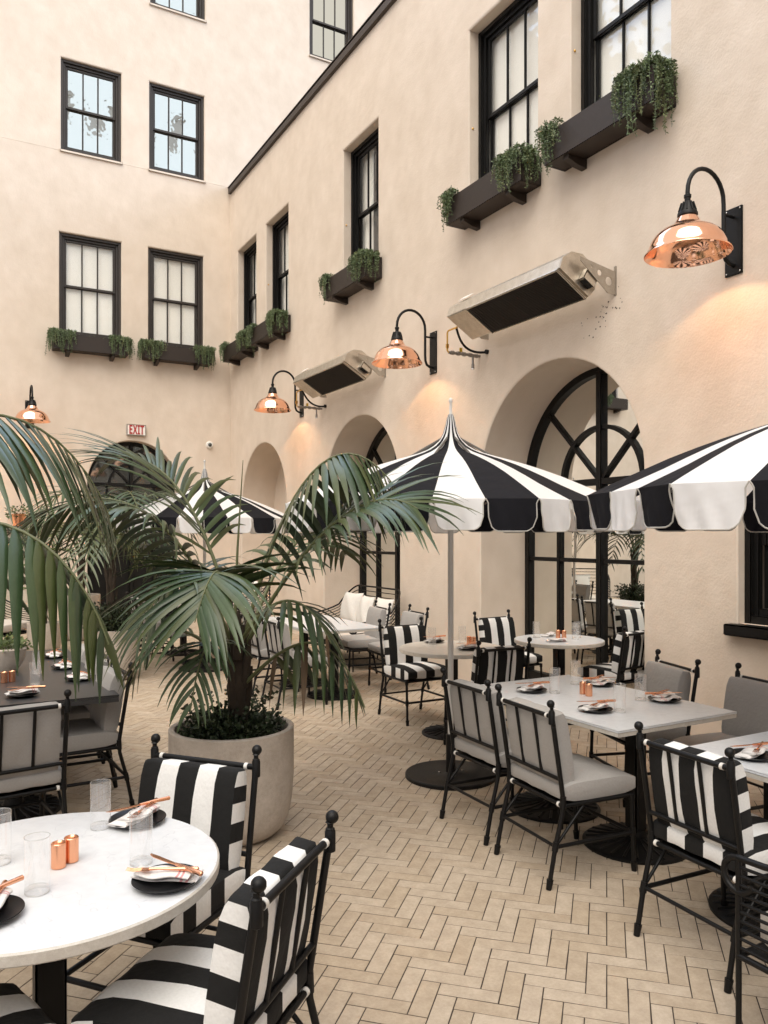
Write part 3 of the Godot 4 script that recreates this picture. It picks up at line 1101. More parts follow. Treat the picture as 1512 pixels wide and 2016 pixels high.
func bracket(mb: MB, z: float) -> void:
	# a plate in the x, y plane with three real holes: built as strips between the outline and the holes
	var lo := func(x: float) -> float:
		return lerpf(-0.125, 0.12, clampf((-x - 0.10) / 0.33, 0.0, 1.0)) if x < -0.10 else -0.125
	var hi := func(x: float) -> float:
		return lerpf(0.085, 0.155, clampf(-x / 0.43, 0.0, 1.0))
	var holes := [[-0.085, -0.015, 0.040], [-0.20, 0.045, 0.027], [-0.30, 0.085, 0.014]]
	var xs: Array = [0.0, -0.10, -0.43]
	for h in holes:
		for k in 17:
			xs.append(h[0] + h[2] * cos(PI * k / 16.0))
	xs.sort()
	for i in xs.size() - 1:
		var a: float = xs[i]
		var b: float = xs[i + 1]
		if b - a < 1e-5:
			continue
		var spans: Array = [[lo.call(a), lo.call(b), hi.call(a), hi.call(b)]]
		for h in holes:
			if (a + b) / 2 > h[0] - h[2] and (a + b) / 2 < h[0] + h[2]:
				var ya := sqrt(maxf(h[2] * h[2] - pow(a - h[0], 2), 0.0))
				var yb := sqrt(maxf(h[2] * h[2] - pow(b - h[0], 2), 0.0))
				var s: Array = spans.pop_back()
				spans.append([s[0], s[1], h[1] - ya, h[1] - yb])
				spans.append([h[1] + ya, h[1] + yb, s[2], s[3]])
		for s in spans:
			for zz in [z, z + 0.006]:
				var P := [Vector3(a, s[0], zz), Vector3(b, s[1], zz), Vector3(b, s[3], zz), Vector3(a, s[2], zz)]
				if zz == z:
					P.reverse()
				mb.quad(P[0], P[1], P[2], P[3])
			mb.quad(Vector3(a, s[0], z), Vector3(b, s[1], z), Vector3(b, s[1], z + 0.006), Vector3(a, s[0], z + 0.006))
			mb.quad(Vector3(a, s[2], z + 0.006), Vector3(b, s[3], z + 0.006), Vector3(b, s[3], z), Vector3(a, s[2], z))


func make_gas_line() -> Node3D:
	var t := thing("gas_line", "", "gas pipe", Vector3.ZERO, 0.0, "gas pipes of the heaters")
	# local: wall at x = 0, origin where the pipe leaves the wall
	var p := MB.new()
	p.tube([Vector3(0, 0, 0), Vector3(-0.14, 0, 0), Vector3(-0.42, 0, -0.02)], 0.016, 10)
	for x in [-0.05, -0.13, -0.22, -0.30, -0.38]:
		p.tube([Vector3(x - 0.018, 0, -0.008), Vector3(x + 0.018, 0, -0.008)], 0.025, 8)
	p.tube([Vector3(-0.10, 0, 0), Vector3(-0.10, -0.10, 0)], 0.013, 8)
	p.tube([Vector3(-0.10, -0.10, 0), Vector3(-0.10, -0.15, 0)], 0.019, 8)
	build("manifold", p, M.pipe_grey, t)
	var c := MB.new()
	c.tube([Vector3(-0.10, -0.15, 0), Vector3(-0.10, -0.165, 0)], 0.020, 10)
	build("drip_cap", c, M.chrome, t)
	var b := MB.new()
	b.tube([Vector3(-0.42, 0.0, -0.02), Vector3(-0.44, 0.02, -0.02), Vector3(-0.44, 0.22, -0.02), Vector3(-0.44, 0.24, 0.0), Vector3(-0.43, 0.245, 0.16)], 0.010, 8)
	b.box(Vector3(-0.44, 0.07, -0.02), Vector3(0.03, 0.05, 0.03), 0.004)
	build("brass_pipe", b, M.brass, t)
	var v := MB.new()
	v.box(Vector3(-0.26, 0.045, -0.01), Vector3(0.035, 0.05, 0.02), 0.004)
	build("valve_handle", v, mat("valve_yellow", lin(0.65, 0.42, 0.03), 0.4), t)
	var h := MB.new()
	var pts: Array = []
	for k in 15:
		var s := k / 14.0
		pts.append(Vector3(lerpf(-0.40, 0.0, s), 0.26 - 0.30 * sin(s * PI * 0.5) + 0.06 * s, 0.10 - 0.12 * sin(s * PI) + 0.05 * s))
	h.tube(pts, 0.014, 8)
	h.tube([Vector3(-0.03, 0.02, 0.15), Vector3(0, 0.02, 0.15)], 0.026, 10)
	build("hose", h, M.grille, t)
	return t


func place_heaters() -> void:
	var a := make_heater()
	a.position = Vector3(XW, 4.08, -5.40)
	a.set_meta("label", "long steel gas heater above the nearest arch, dark grille facing down")
	copy_of(a, "steel gas heater farther back, above the middle arch", Vector3(XW, 4.08, -9.74))
	var g := make_gas_line()
	g.position = Vector3(XW, 3.80, -7.46)
	g.set_meta("label", "brass and grey gas pipe with yellow valve at the nearer heater")
	copy_of(g, "brass and grey gas pipe at the farther heater near the corner", Vector3(XW, 3.80, -11.80))


# ---- window boxes and their trailing plants -------------------------------
# local: wall at z = 0, courtyard towards +z, centred on x, underside at y = 0
func make_window_box(len: float) -> Node3D:
	var t := thing("window_box", "", "window box", Vector3.ZERO, 0.0, "brown window boxes")
	var b := MB.new()
	var th := 0.02
	b.box(Vector3(0, 0.15, 0.26), Vector3(len, 0.30, th), 0.004)
	b.box(Vector3(0, 0.15, 0.012), Vector3(len, 0.30, th), 0.004)
	for s in [-1.0, 1.0]:
		b.box(Vector3(s * (len / 2 - th / 2 - 0.001), 0.15, 0.136), Vector3(th, 0.298, 0.228), 0.003)
	b.box(Vector3(0, 0.012, 0.136), Vector3(len - 0.05, 0.02, 0.228), 0.0)
	build("planter_box", b, M.box_brown, t)
	for s in [-0.30, 0.30]:
		var k := MB.new()
		k.prism(PackedVector2Array([Vector2(0, 0), Vector2(0.235, 0), Vector2(0.235, -0.035), Vector2(0.12, -0.075), Vector2(0, -0.09)]), 0.07, Transform3D(Basis(Vector3(0, 0, 1), Vector3.UP, Vector3(-1, 0, 0)), Vector3(s * len + 0.035, -0.001, 0.002)))
		build("support_bracket", k, M.box_brown, t)
	var so := MB.new()
	so.box(Vector3(0, 0.24, 0.136), Vector3(len - 0.06, 0.02, 0.22), 0.0)
	build("soil", so, M.soil, t)
	# a few thin stray shoots along the soil
	var sh := MB.new()
	sh.use_col = true
	for k in 26:
		var x := rng.randf_range(-len * 0.3, len * 0.3)
		var p := Vector3(x, 0.26, rng.randf_range(0.15, 0.25))
		for q in 4:
			var nx := p + Vector3(rng.randf_range(-0.02, 0.02), rng.randf_range(0.0, 0.025), rng.randf_range(-0.01, 0.02))
			sh.col = Color(0.20, 0.24, 0.11) * rng.randf_range(0.6, 1.2)
			leaf(sh, nx, Vector3(rng.randfn(0, 1), 0.5, rng.randfn(0, 1)).normalized(), 0.016, 0.008)
			p = nx
	tag(build("stray_shoots", sh, M.trailing_leaf, t), "", "", "", "stuff")
	return t


func leaf(mb: MB, p: Vector3, d: Vector3, l: float, w: float) -> void:
	var side := d.cross(Vector3(rng.randfn(0, 1), rng.randfn(0, 1), rng.randfn(0, 1))).normalized()
	var up := side.cross(d)
	var m := p + d * l * 0.5 + up * l * 0.08
	mb.tri(p, m + side * w, m - side * w)
	mb.tri(m - side * w, m + side * w, p + d * l)


# a clump of trailing succulent stems: spills over the front edge (and the end if end != 0)
func trailing_plant(called: String, label: String, tr: Transform3D, width: float, drop: float, strands: int, end: float) -> void:
	var t := thing(called, label, "trailing plant", tr * Vector3(0, 0.30, 0.13), 0.0, "trailing plants in the window boxes")
	var off: Vector3 = t.position
	var mb := MB.new()
	mb.use_col = true
	for s in strands:
		var u := rng.randf_range(-0.5, 0.5) * width
		var z := rng.randf_range(0.06, 0.26)
		var over_end := end != 0.0 and rng.randf() < 0.35
		var p := Vector3(u, 0.27, z)
		var lip := Vector3(u + rng.randfn(0, 0.03), 0.31 + rng.randf_range(0.0, 0.07), 0.285 + rng.randf_range(0.0, 0.05))
		if over_end:
			lip = Vector3(end * (width * 0.5 + rng.randf_range(0.0, 0.05)), 0.31 + rng.randf_range(0.0, 0.06), rng.randf_range(0.05, 0.27))
		var ln := drop * pow(rng.randf(), 0.8) * (1.0 - 0.45 * absf(u) / (width * 0.5)) + 0.05
		if rng.randf() < 0.25:
			ln *= 0.25
		var tip := lip + Vector3(rng.randfn(0, 0.02), -ln, rng.randf_range(-0.01, 0.03))
		var path: Array = [p, p.lerp(lip, 0.5) + Vector3(0, 0.05, 0), lip, lip.lerp(tip, 0.5) + Vector3(rng.randfn(0, 0.008), 0, 0.012), tip]
		var base := Color(0.13, 0.18, 0.085) if rng.randf() < 0.75 else Color(0.16, 0.19, 0.085)
		base *= rng.randf_range(0.65, 1.35)
		var n := int(6 + (ln + 0.12) / 0.016)
		for k in n:
			var f := float(k) / n * 4.0
			var i := mini(int(f), 3)
			var q: Vector3 = path[i].lerp(path[i + 1], f - i)
			for r in 2:
				mb.col = base * rng.randf_range(0.8, 1.2)
				var d := Vector3(rng.randfn(0, 1), rng.randfn(-0.3, 0.7), rng.randfn(0.2, 0.8)).normalized()
				leaf(mb, tr * q - off, tr.basis * d, rng.randf_range(0.018, 0.032), rng.randf_range(0.005, 0.008))
		mb.col = base * 0.7
		for i in range(2, 4):
			var a: Vector3 = tr * path[i] - off
			var b: Vector3 = tr * path[i + 1] - off
			var sd := tr.basis * Vector3(0.002, 0, 0)
			mb.quad(a - sd, a + sd, b + sd, b - sd)
	build("foliage", mb, M.trailing_leaf, t)


func place_window_boxes() -> void:
	var names := ["largest at upper right, under the top right window", "left of the largest box, under the second window from the right", "under the middle window of the right wing", "under the right window of the narrow pair near the corner", "in the corner, under the last window of the right wing"]
	var short := ["the upper right window box", "the second window box from the right", "the middle window box of the right wing", "the right box of the corner pair", "the corner window box"]
	var src: Node3D = null
	for i in 5:
		var label: String = "brown metal window box " + names[i]
		var len := 1.38
		var at := Vector3(XW, 5.36, BOX_Z[i])
		if src == null:
			src = make_window_box(len)
			src.position = at
			src.rotation_degrees.y = -90
			src.set_meta("label", label)
		else:
			copy_of(src, label, at, -90)
		# local x runs along +z of the world
		var fr := Transform3D(Basis(Vector3(0, 0, 1), Vector3.UP, Vector3(-1, 0, 0)), at)
		var big: float = [0.42, 0.36, 0.40, 0.36, 0.34][i]
		var drop: float = [0.62, 0.42, 0.42, 0.46, 0.46][i]
		trailing_plant("trailing_plant", "succulent spilling from the near end of " + short[i], fr * Transform3D(Basis.IDENTITY, Vector3(0.69 - big * 0.5, 0, 0)), big, drop, 105, 1.0)
		var sm: float = [0.24, 0.20, 0.22, 0.26, 0.3][i]
		trailing_plant("trailing_plant", "small green succulent at the far end of " + short[i], fr * Transform3D(Basis.IDENTITY, Vector3(-0.69 + sm * 0.45, 0, 0)), sm, 0.42, 60, -1.0)
	var fx := [2.585, 4.285]
	for i in 2:
		var w: String = ["left", "right"][i]
		var at := Vector3(fx[i], 5.30, ZF)
		copy_of(src, "brown metal window box on the far wall under the %s lower window" % w, at, 0)
		var fr := Transform3D(Basis.IDENTITY, at)
		trailing_plant("trailing_plant", "bushy succulent at the left end of the far wall's %s window box" % w, fr * Transform3D(Basis.IDENTITY, Vector3(-0.52, 0, 0)), 0.42, 0.44, 100, -1.0)
		trailing_plant("trailing_plant", "bushy succulent at the right end of the far wall's %s window box" % w, fr * Transform3D(Basis.IDENTITY, Vector3(0.52, 0, 0)), 0.40, 0.44, 95, 1.0)
	# the next pair of boxes along the far wall, mirrored in the arch glass
	for x in [-2.33, -4.03]:
		var wh: String = "first" if x > -3.0 else "second"
		copy_of(src, "%s brown window box on the far wall beyond the left edge, mirrored in glass" % wh, Vector3(x, 5.30, ZF), 0)
		trailing_plant("trailing_plant", "succulent in the %s far wall box beyond the left edge, mirrored" % wh, Transform3D(Basis.IDENTITY, Vector3(x + 0.3, 5.30, ZF)), 0.7, 0.4, 90, 0.0)


# ---- signs, camera, fireplace ----------------------------------------------
func make_small_fixtures() -> void:
	var t := thing("exit_sign", "white EXIT sign with red letters above the arched door", "sign", Vector3(3.48, 3.865, ZF))
	var b := MB.new()
	b.box(Vector3(0, 0, 0.03), Vector3(0.38, 0.225, 0.06), 0.015)
	build("sign_case", b, M.sign_white, t)
	var r := MB.new()
	for s in [-1.0, 1.0]:
		r.box(Vector3(0, s * 0.104, 0.062), Vector3(0.37, 0.012, 0.008), 0.002)
		r.box(Vector3(s * 0.184, 0, 0.0621), Vector3(0.012, 0.196, 0.008), 0.002)
	build("sign_rim", r, M.bracket_grey, t)
	var f := SystemFont.new()
	f.font_names = PackedStringArray(["Droid Sans"])
	f.font_weight = 700
	var tm := TextMesh.new()
	tm.text = "EXIT"
	tm.font = f
	tm.font_size = 64
	tm.pixel_size = 0.0034
	tm.depth = 0.008
	tm.material = M.sign_red
	var o := put("lettering", tm, t)
	o.position = Vector3(0, 0, 0.064)
	o.scale = Vector3(0.66, 1.15, 1.0)
	var c := thing("security_camera", "small white dome camera on the far wall beside the corner", "camera", Vector3(5.0, 3.65, ZF))
	var d := MB.new()
	for k in 1:
		d.lathe([Vector2(0.075, 0.0), Vector2(0.075, 0.04), Vector2(0.06, 0.055), Vector2(0.0001, 0.055)], 20)
	var cm := build("housing", d, M.sign_white, c)
	cm.rotation_degrees.x = 90
	var e := MB.new()
	e.ball(Vector3(0, 0, 0.055), 0.042, 14, 8)
	build("dome", e, M.dark_glass, c)
	# fireplace of pale stone on the far wall
	var p := thing("fireplace", "pale limestone fireplace surround at the far left", "fireplace", Vector3(0.72, 0, ZF))
	var m := MB.new()
	m.box(Vector3(0, 1.865, 0.19), Vector3(1.98, 0.08, 0.40), 0.012)
	m.box(Vector3(0, 1.805, 0.17), Vector3(1.90, 0.04, 0.34), 0.008)
	build("mantel_shelf", m, M.limestone, p)
	var fz := MB.new()
	fz.box(Vector3(0, 1.66, 0.13), Vector3(1.80, 0.25, 0.26), 0.008)
	build("frieze", fz, M.limestone, p)
	for s in [-1.0, 1.0]:
		var k := MB.new()
		k.box(Vector3(s * 0.74, 1.47, 0.15), Vector3(0.33, 0.13, 0.30), 0.008)
		k.box(Vector3(s * 0.74, 0.77, 0.12), Vector3(0.28, 1.27, 0.24), 0.008)
		k.box(Vector3(s * 0.74, 0.067, 0.14), Vector3(0.34, 0.13, 0.28), 0.008)
		build("pilaster", k, M.limestone, p)
	var pn := MB.new()
	pn.box(Vector3(0, 1.36, 0.05), Vector3(1.20, 0.346, 0.10), 0.006)
	for s in [-1.0, 1.0]:
		pn.box(Vector3(s * 0.475, 0.595, 0.05), Vector3(0.25, 1.18, 0.10), 0.006)
	build("inner_panel", pn, M.limestone, p)
	var fb := MB.new()
	fb.box(Vector3(0, 0.595, 0.02), Vector3(0.69, 1.18, 0.03), 0.0)
	build("firebox", fb, M.fire_brick, p)
	var cp := thing("copper_pot", "copper flower pot standing on the fireplace mantel", "flower pot", Vector3(1.30, 1.905, ZF + 0.2))
	var cpb := MB.new()
	cpb.lathe([Vector2(0.001, 0.0), Vector2(0.10, 0.0), Vector2(0.125, 0.22), Vector2(0.13, 0.225), Vector2(0.12, 0.225), Vector2(0.11, 0.18), Vector2(0.001, 0.18)], 28)
	build("pot", cpb, M.copper_brushed, cp)
	var iv := thing("mantel_plant", "leafy plant in the copper pot with a vine trailing off the mantel", "plant", Vector3(1.30, 2.09, ZF + 0.2))
	var ib := MB.new()
	ib.use_col = true
	for k in 150:
		ib.col = Color(0.09, 0.13, 0.05) * rng.randf_range(0.5, 1.4)
		var a := rng.randf() * TAU
		var rr := sqrt(rng.randf()) * 0.22
		leaf(ib, Vector3(cos(a) * rr, rng.randf_range(0.0, 0.22) - rr * 0.3, sin(a) * rr * 0.7), Vector3(cos(a), rng.randfn(0.3, 0.5), sin(a)).normalized(), rng.randf_range(0.04, 0.08), 0.018)
	for k in 46:
		ib.col = Color(0.12, 0.16, 0.06) * rng.randf_range(0.6, 1.4)
		var s := k / 46.0
		var q := Vector3(0.13 + 0.30 * sin(s * 1.6) + 0.03 * sin(s * 17), 0.06 - 0.95 * s * s - 0.1 * s, 0.24 + 0.02 * sin(s * 9))
		leaf(ib, q, Vector3(rng.randfn(0, 1), -0.6, rng.randfn(0.3, 0.6)).normalized(), 0.07, 0.026)
	build("foliage", ib, M.trailing_leaf, iv)


# ---- chairs ------------------------------------------------------------------
const BLACK := Color(0.0065, 0.0065, 0.0075)
const WHITE := Color(0.80, 0.80, 0.79)
const GREY := Color(0.375, 0.36, 0.345)


# a boxed cushion: x across, y from 0 to h, z through its thickness; striped across x, with checks on the side boxing
func cushion(w: float, h: float, th: float, stripes: int, plump := 0.18) -> MB:
	var mb := MB.new()
	mb.use_col = true
	var rows_n := 9
	var hs: Array = []
	for i in rows_n:
		hs.append(0.5 - 0.5 * cos(PI * i / (rows_n - 1)) * (0.999))
	var section := func(x: float, inset: float, side: float) -> Array:
		var pts: Array = []
		for i in rows_n:
			var y: float = hs[i]
			var e := 1.0 - pow(absf(2 * y - 1), 6.0) * 0.42
			var cx := 1.0 - pow(absf(2 * x / w), 4.0)
			var t := th * 0.5 * e * (1.0 + plump * cx * (1.0 - pow(2 * y - 1, 2.0)))
			var ins := inset
			var wob := 0.003 * sin(17.0 * x / w + 9.0 * y + side) * cx
			pts.append(Vector3(x, (y * (1.0 - 2 * ins) + ins) * h, side * (t - ins * th * 0.9) + wob))
		return pts
	var n := maxi(stripes, 1)
	var r := 0.012
	for s in n:
		var x0 := -w / 2 + w * s / n
		var x1 := -w / 2 + w * (s + 1) / n
		var xs: Array = []
		var steps := 3 if stripes > 0 else 9
		for k in steps + 1:
			xs.append(lerpf(x0, x1, float(k) / steps))
		if s == 0:
			xs[0] = -w / 2 + r * 0.3
			xs.insert(1, -w / 2 + r * 1.2)
		if s == n - 1:
			xs[xs.size() - 1] = w / 2 - r * 0.3
			xs.insert(xs.size() - 1, w / 2 - r * 1.2)
		mb.col = GREY if stripes == 0 else (BLACK if s % 2 == 0 else WHITE)
		var rows: Array = []
		for x in xs:
			var ins := 0.0
			if absf(x) > w / 2 - r:
				ins = 0.022
			elif absf(x) > w / 2 - 2 * r:
				ins = 0.006
			var f: Array = section.call(x, ins, 1.0)
			var b: Array = section.call(x, ins, -1.0)
			b.reverse()
			f.append_array(b)
			rows.append(f)
		mb.grid(rows, true, true)
	# side boxing
	for sd in [-1.0, 1.0]:
		var x: float = sd * (w / 2 - r * 0.3)
		var f: Array = section.call(x, 0.022, 1.0)
		var b: Array = section.call(x, 0.022, -1.0)
		for i in rows_n - 1:
			var cuts: Array = [0.0, 1.0]
			for q in 2:
				var blk := int(floor(hs[i] * 5.0 + 0.001))
				mb.col = GREY if stripes == 0 else (WHITE if blk % 2 == 0 else BLACK)
			var P := [f[i], b[i], b[i + 1], f[i + 1]]
			if sd < 0:
				P.reverse()
			var out := Vector3(sd * 0.012, 0, 0)
			var N := [Vector3(sd, 0, 0.25), Vector3(sd, 0, -0.25), Vector3(sd, 0, -0.25), Vector3(sd, 0, 0.25)]
			if sd < 0:
				N.reverse()
			mb.quad_n(P, N)
	return mb


func post(mb: MB, pts: Array, r: float) -> void:
	mb.tube(pts, r, 8)


func make_chair(striped: bool) -> Node3D:
	var t := thing("striped_chair" if striped else "grey_chair", "", "chair", Vector3.ZERO, 0.0, "striped iron chairs" if striped else "grey cushioned iron chairs")
	var hw := 0.235
	for s in [-1.0, 1.0]:
		var b := MB.new()
		var x: float = s * hw
		b.ball(Vector3(x, 0.902, 0.0), 0.0195, 14, 9)
		b.lathe([Vector2(0.0118, 0.80), Vector2(0.0160, 0.803), Vector2(0.0160, 0.860), Vector2(0.0138, 0.864), Vector2(0.0138, 0.868), Vector2(0.009, 0.872), Vector2(0.009, 0.884), Vector2(0.0145, 0.886), Vector2(0.010, 0.892)], 12, Vector3(x, 0, 0.006))
		b.tube([Vector3(x, 0.86, 0.005), Vector3(x, 0.55, 0.055), Vector3(x, 0.43, 0.074)], 0.0122, 10)
		build("back_post", b, M.iron, t)
		var l := MB.new()
		l.tube([Vector3(x, 0.43, 0.074), Vector3(x, 0.36, 0.070), Vector3(x, 0.21, 0.030), Vector3(x, 0.0, -0.012)], 0.0115, 10)
		l.tube([Vector3(x, 0.225, 0.034), Vector3(x, 0.180, 0.024)], 0.0155, 10)
		l.tube([Vector3(x, 0.048, -0.0025), Vector3(x, 0.0, -0.012)], [0.0170, 0.0135], 10)
		l.tube([Vector3(x, 0.44, 0.0745), Vector3(x, 0.38, 0.072)], 0.0155, 10)
		build("leg", l, M.iron, t)
		var fl := MB.new()
		fl.tube([Vector3(x, 0.40, 0.505), Vector3(x, 0.0, 0.520)], 0.0115, 10)
		fl.tube([Vector3(x, 0.225, 0.512), Vector3(x, 0.180, 0.513)], 0.0155, 10)
		fl.tube([Vector3(x, 0.048, 0.518), Vector3(x, 0.0, 0.520)], [0.0170, 0.0135], 10)
		fl.tube([Vector3(x, 0.40, 0.505), Vector3(x, 0.365, 0.506)], 0.0155, 10)
		build("leg", fl, M.iron, t)
	var rl := MB.new()
	rl.tube([Vector3(-hw, 0.838, 0.008), Vector3(hw, 0.838, 0.008)], 0.0115, 10)
	build("top_rail", rl, M.iron, t)
	var lr := MB.new()
	lr.tube([Vector3(-hw, 0.525, 0.059), Vector3(hw, 0.525, 0.059)], 0.0098, 10)
	build("lower_rail", lr, M.iron, t)
	for k in [-1.0, 1.0]:
		var sl := MB.new()
		sl.tube([Vector3(k * 0.078, 0.838, 0.008), Vector3(k * 0.078, 0.525, 0.059)], 0.0082, 8)
		build("slat", sl, M.iron, t)
	var sf := MB.new()
	sf.tube([Vector3(-hw, 0.395, 0.073), Vector3(hw, 0.395, 0.073)], 0.0105, 8)
	sf.tube([Vector3(-hw, 0.392, 0.505), Vector3(hw, 0.392, 0.505)], 0.0105, 8)
	for s in [-1.0, 1.0]:
		sf.tube([Vector3(s * hw, 0.393, 0.073), Vector3(s * hw, 0.393, 0.505)], 0.0105, 8)
	sf.box(Vector3(0, 0.392, 0.29), Vector3(0.44, 0.008, 0.41), 0.0)
	build("seat_frame", sf, M.iron, t)
	var sr := MB.new()
	sr.tube([Vector3(-hw, 0.202, 0.029), Vector3(hw, 0.202, 0.029)], 0.0088, 8)
	sr.tube([Vector3(-hw, 0.202, 0.5125), Vector3(hw, 0.202, 0.5125)], 0.0105, 8)
	for s in [-1.0, 1.0]:
		sr.tube([Vector3(s * hw, 0.200, 0.029), Vector3(s * hw, 0.200, 0.5125)], 0.0105, 8)
		sr.tube([Vector3(s * hw, 0.215, 0.04), Vector3(s * hw, 0.385, 0.20)], 0.008, 6)
	build("stretcher", sr, M.iron, t)
	var cl: Material = M.stripe_cloth if striped else M.grey_cloth
	var st := 5 if striped else 0
	var bm := cushion(0.43, 0.385, 0.095, st)
	var bk := build("back_cushion", bm, cl, t)
	bk.transform = Transform3D(Basis(Vector3.RIGHT, deg_to_rad(-9.2)), Vector3(0, 0.465, 0.128))
	var sm := cushion(0.475, 0.47, 0.095, st, 0.25)
	var sc := build("seat_cushion", sm, cl, t)
	sc.transform = Transform3D(Basis(Vector3(1, 0, 0), Vector3(0, 0, 1), Vector3(0, -1, 0)), Vector3(0, 0.452, 0.070))
	for s in [-1.0, 1.0]:
		for q in [Vector3(s * 0.195, 0.838, 0.008), Vector3(s * 0.205, 0.395, 0.073)]:
			var tie := MB.new()
			strap(tie, q, 0.0136)
			build("cushion_tie", tie, M.strap, t)
	return t


func strap(mb: MB, ce: Vector3, r: float) -> void:
	mb.tube([ce - Vector3(0.007, 0, 0), ce + Vector3(0.007, 0, 0)], r, 12)


var chair_src := {}


func chair(striped: bool, label: String, x: float, z: float, face: float) -> Node3D:
	# face: the compass turn of the sitter, 0 = towards +z, 90 = towards +x
	if not chair_src.has(striped):
		chair_src[striped] = make_chair(striped)
		chair_src[striped].position = Vector3(x, 0, z)
		chair_src[striped].rotation_degrees.y = face
		chair_src[striped].set_meta("label", label)
		return chair_src[striped]
	return copy_of(chair_src[striped], label, Vector3(x, 0, z), face)


func place_chairs() -> void:
	chair(true, "striped chair at front, its back to the planter, behind the near round table", 0.91, -3.06, -51.0)
	chair(true, "striped chair at the bottom of the picture with its back slats turned right", 0.825, -1.925, 223.0)
	chair(true, "striped chair cut off by the bottom left corner", -0.27, -2.05, 107.0)
	chair(true, "striped chair facing the camera beside the parasol pole, left of the cream round table", 3.93, -6.67, 0.0)
	chair(true, "striped chair standing against the arch pier, behind the round tables", 5.17, -6.85, 3.0)
	chair(true, "striped chair seen from behind, right of the parasol pole at the cream round table", 3.83, -4.91, 176.0)
	chair(true, "striped chair tucked into the arch, right of the small round table", 5.52, -5.10, 187.0)
	chair(true, "large striped chair at right seen from behind, nearest the right edge", 2.615, -2.205, 87.0)
	chair(false, "grey chair left of the long white table, nearest the round parasol base", 2.67, -3.80, 88.0)
	chair(false, "grey chair in front of the long white table, seat and back both in view", 2.615, -3.20, 85.0)
	chair(false, "grey chair by the wall behind the long white table", 4.36, -3.71, 253.0)
	chair(false, "grey chair by the wall cut by the right edge of the picture", 4.36, -3.03, 262.0)
	chair(false, "grey chair with slatted back at the left edge, before the dark table", 0.35, -4.37, 188.0)
	chair(false, "grey chair at the right side of the dark table, nearest the camera", 1.05, -5.39, 272.0)
	chair(false, "grey chair at the right side of the dark table, second from the camera", 1.07, -6.02, 270.0)
	chair(false, "grey chair at the right side of the dark table, third from the camera", 1.07, -6.66, 270.0)
	chair(false, "grey chair right of the bench table, in front of the cushioned bench", 4.72, -8.44, 262.0)
	chair(false, "grey chair right of the bench table, nearest the arch pier", 4.80, -7.74, 264.0)
	chair(false, "grey chair left of the bench table, nearer of the two", 2.93, -7.58, 88.0)
	chair(false, "grey chair left of the bench table, farther and half behind the palm", 2.93, -8.32, 90.0)
	chair(false, "grey chair under the farthest parasol, half behind the palm", 2.30, -10.60, 95.0)
	chair(false, "grey chair behind the farthest parasol's table, behind the palm", 2.35, -11.50, 90.0)


# ---- tables --------------------------------------------------------------------
func cast_base(mb: MB, r: float, ribs: int) -> void:
	# a domed cast foot with radial ribs
	mb.lathe([Vector2(r, 0.0), Vector2(r, 0.012), Vector2(r * 0.96, 0.02), Vector2(r * 0.5, 0.032), Vector2(0.06, 0.05), Vector2(0.055, 0.09), Vector2(0.001, 0.09)], 40)
	for k in ribs:
		var a := TAU * k / ribs
		var d := Vector3(cos(a), 0, sin(a))
		mb.tube([d * 0.07 + Vector3(0, 0.048, 0), d * r * 0.5 + Vector3(0, 0.033, 0), d * r * 0.93 + Vector3(0, 0.019, 0)], [0.005, 0.008, 0.010], 5)


func round_table(label: String, x: float, z: float, r: float, top: Material, edge: Material, th: float, base_r: float) -> Node3D:
	var t := thing("round_table", label, "table", Vector3(x, 0, z), 0.0, "round tables")
	var b := MB.new()
	b.lathe([Vector2(r - 0.006, 0.75), Vector2(0.001, 0.75)], 72)
	build("tabletop", b, top, t)
	var e := MB.new()
	e.lathe([Vector2(0.001, 0.75 - th), Vector2(r - 0.004, 0.75 - th), Vector2(r, 0.75 - th + 0.004), Vector2(r, 0.746), Vector2(r - 0.006, 0.7499)], 72)
	build("table_edge", e, edge, t)
	var p := MB.new()
	p.box(Vector3(0, 0.385, 0), Vector3(0.085, 0.63, 0.085), 0.006)
	p.box(Vector3(0, 0.75 - th - 0.012, 0), Vector3(0.42, 0.02, 0.07), 0.003)
	p.box(Vector3(0, 0.75 - th - 0.0125, 0), Vector3(0.07, 0.0195, 0.42), 0.003)
	build("column", p, M.iron, t)
	var f := MB.new()
	cast_base(f, base_r, 20)
	build("cast_foot", f, M.iron, t)
	return t


func rect_table(label: String, x0: float, x1: float, z0: float, z1: float, top: Material, edge: Material, th: float, feet: Array, turn := 0.0) -> Node3D:
	var c := Vector3((x0 + x1) / 2, 0, (z0 + z1) / 2)
	var t := thing("long_table", label, "table", c, turn, "rectangular tables")
	var sx := x1 - x0
	var sz := z1 - z0
	var b := MB.new()
	b.box(Vector3(0, 0.744, 0), Vector3(sx, 0.012, sz), 0.0012)
	build("tabletop", b, top, t)
	var e := MB.new()
	e.box(Vector3(0, 0.738 - (th - 0.012) / 2, 0), Vector3(sx - 0.003, th - 0.0122, sz - 0.003), 0.001)
	build("table_edge", e, edge, t)
	for fz in feet:
		var p := MB.new()
		p.box(Vector3(0, 0.385, fz), Vector3(0.085, 0.63, 0.085), 0.006)
		p.box(Vector3(0, 0.75 - th - 0.012, fz), Vector3(sx * 0.7, 0.02, 0.07), 0.003)
		build("column", p, M.iron, t)
		var f := MB.new()
		cast_base(f, 0.29, 24)
		var fo := build("cast_foot", f, M.iron, t)
		fo.position = Vector3(0, 0, fz)
	return t


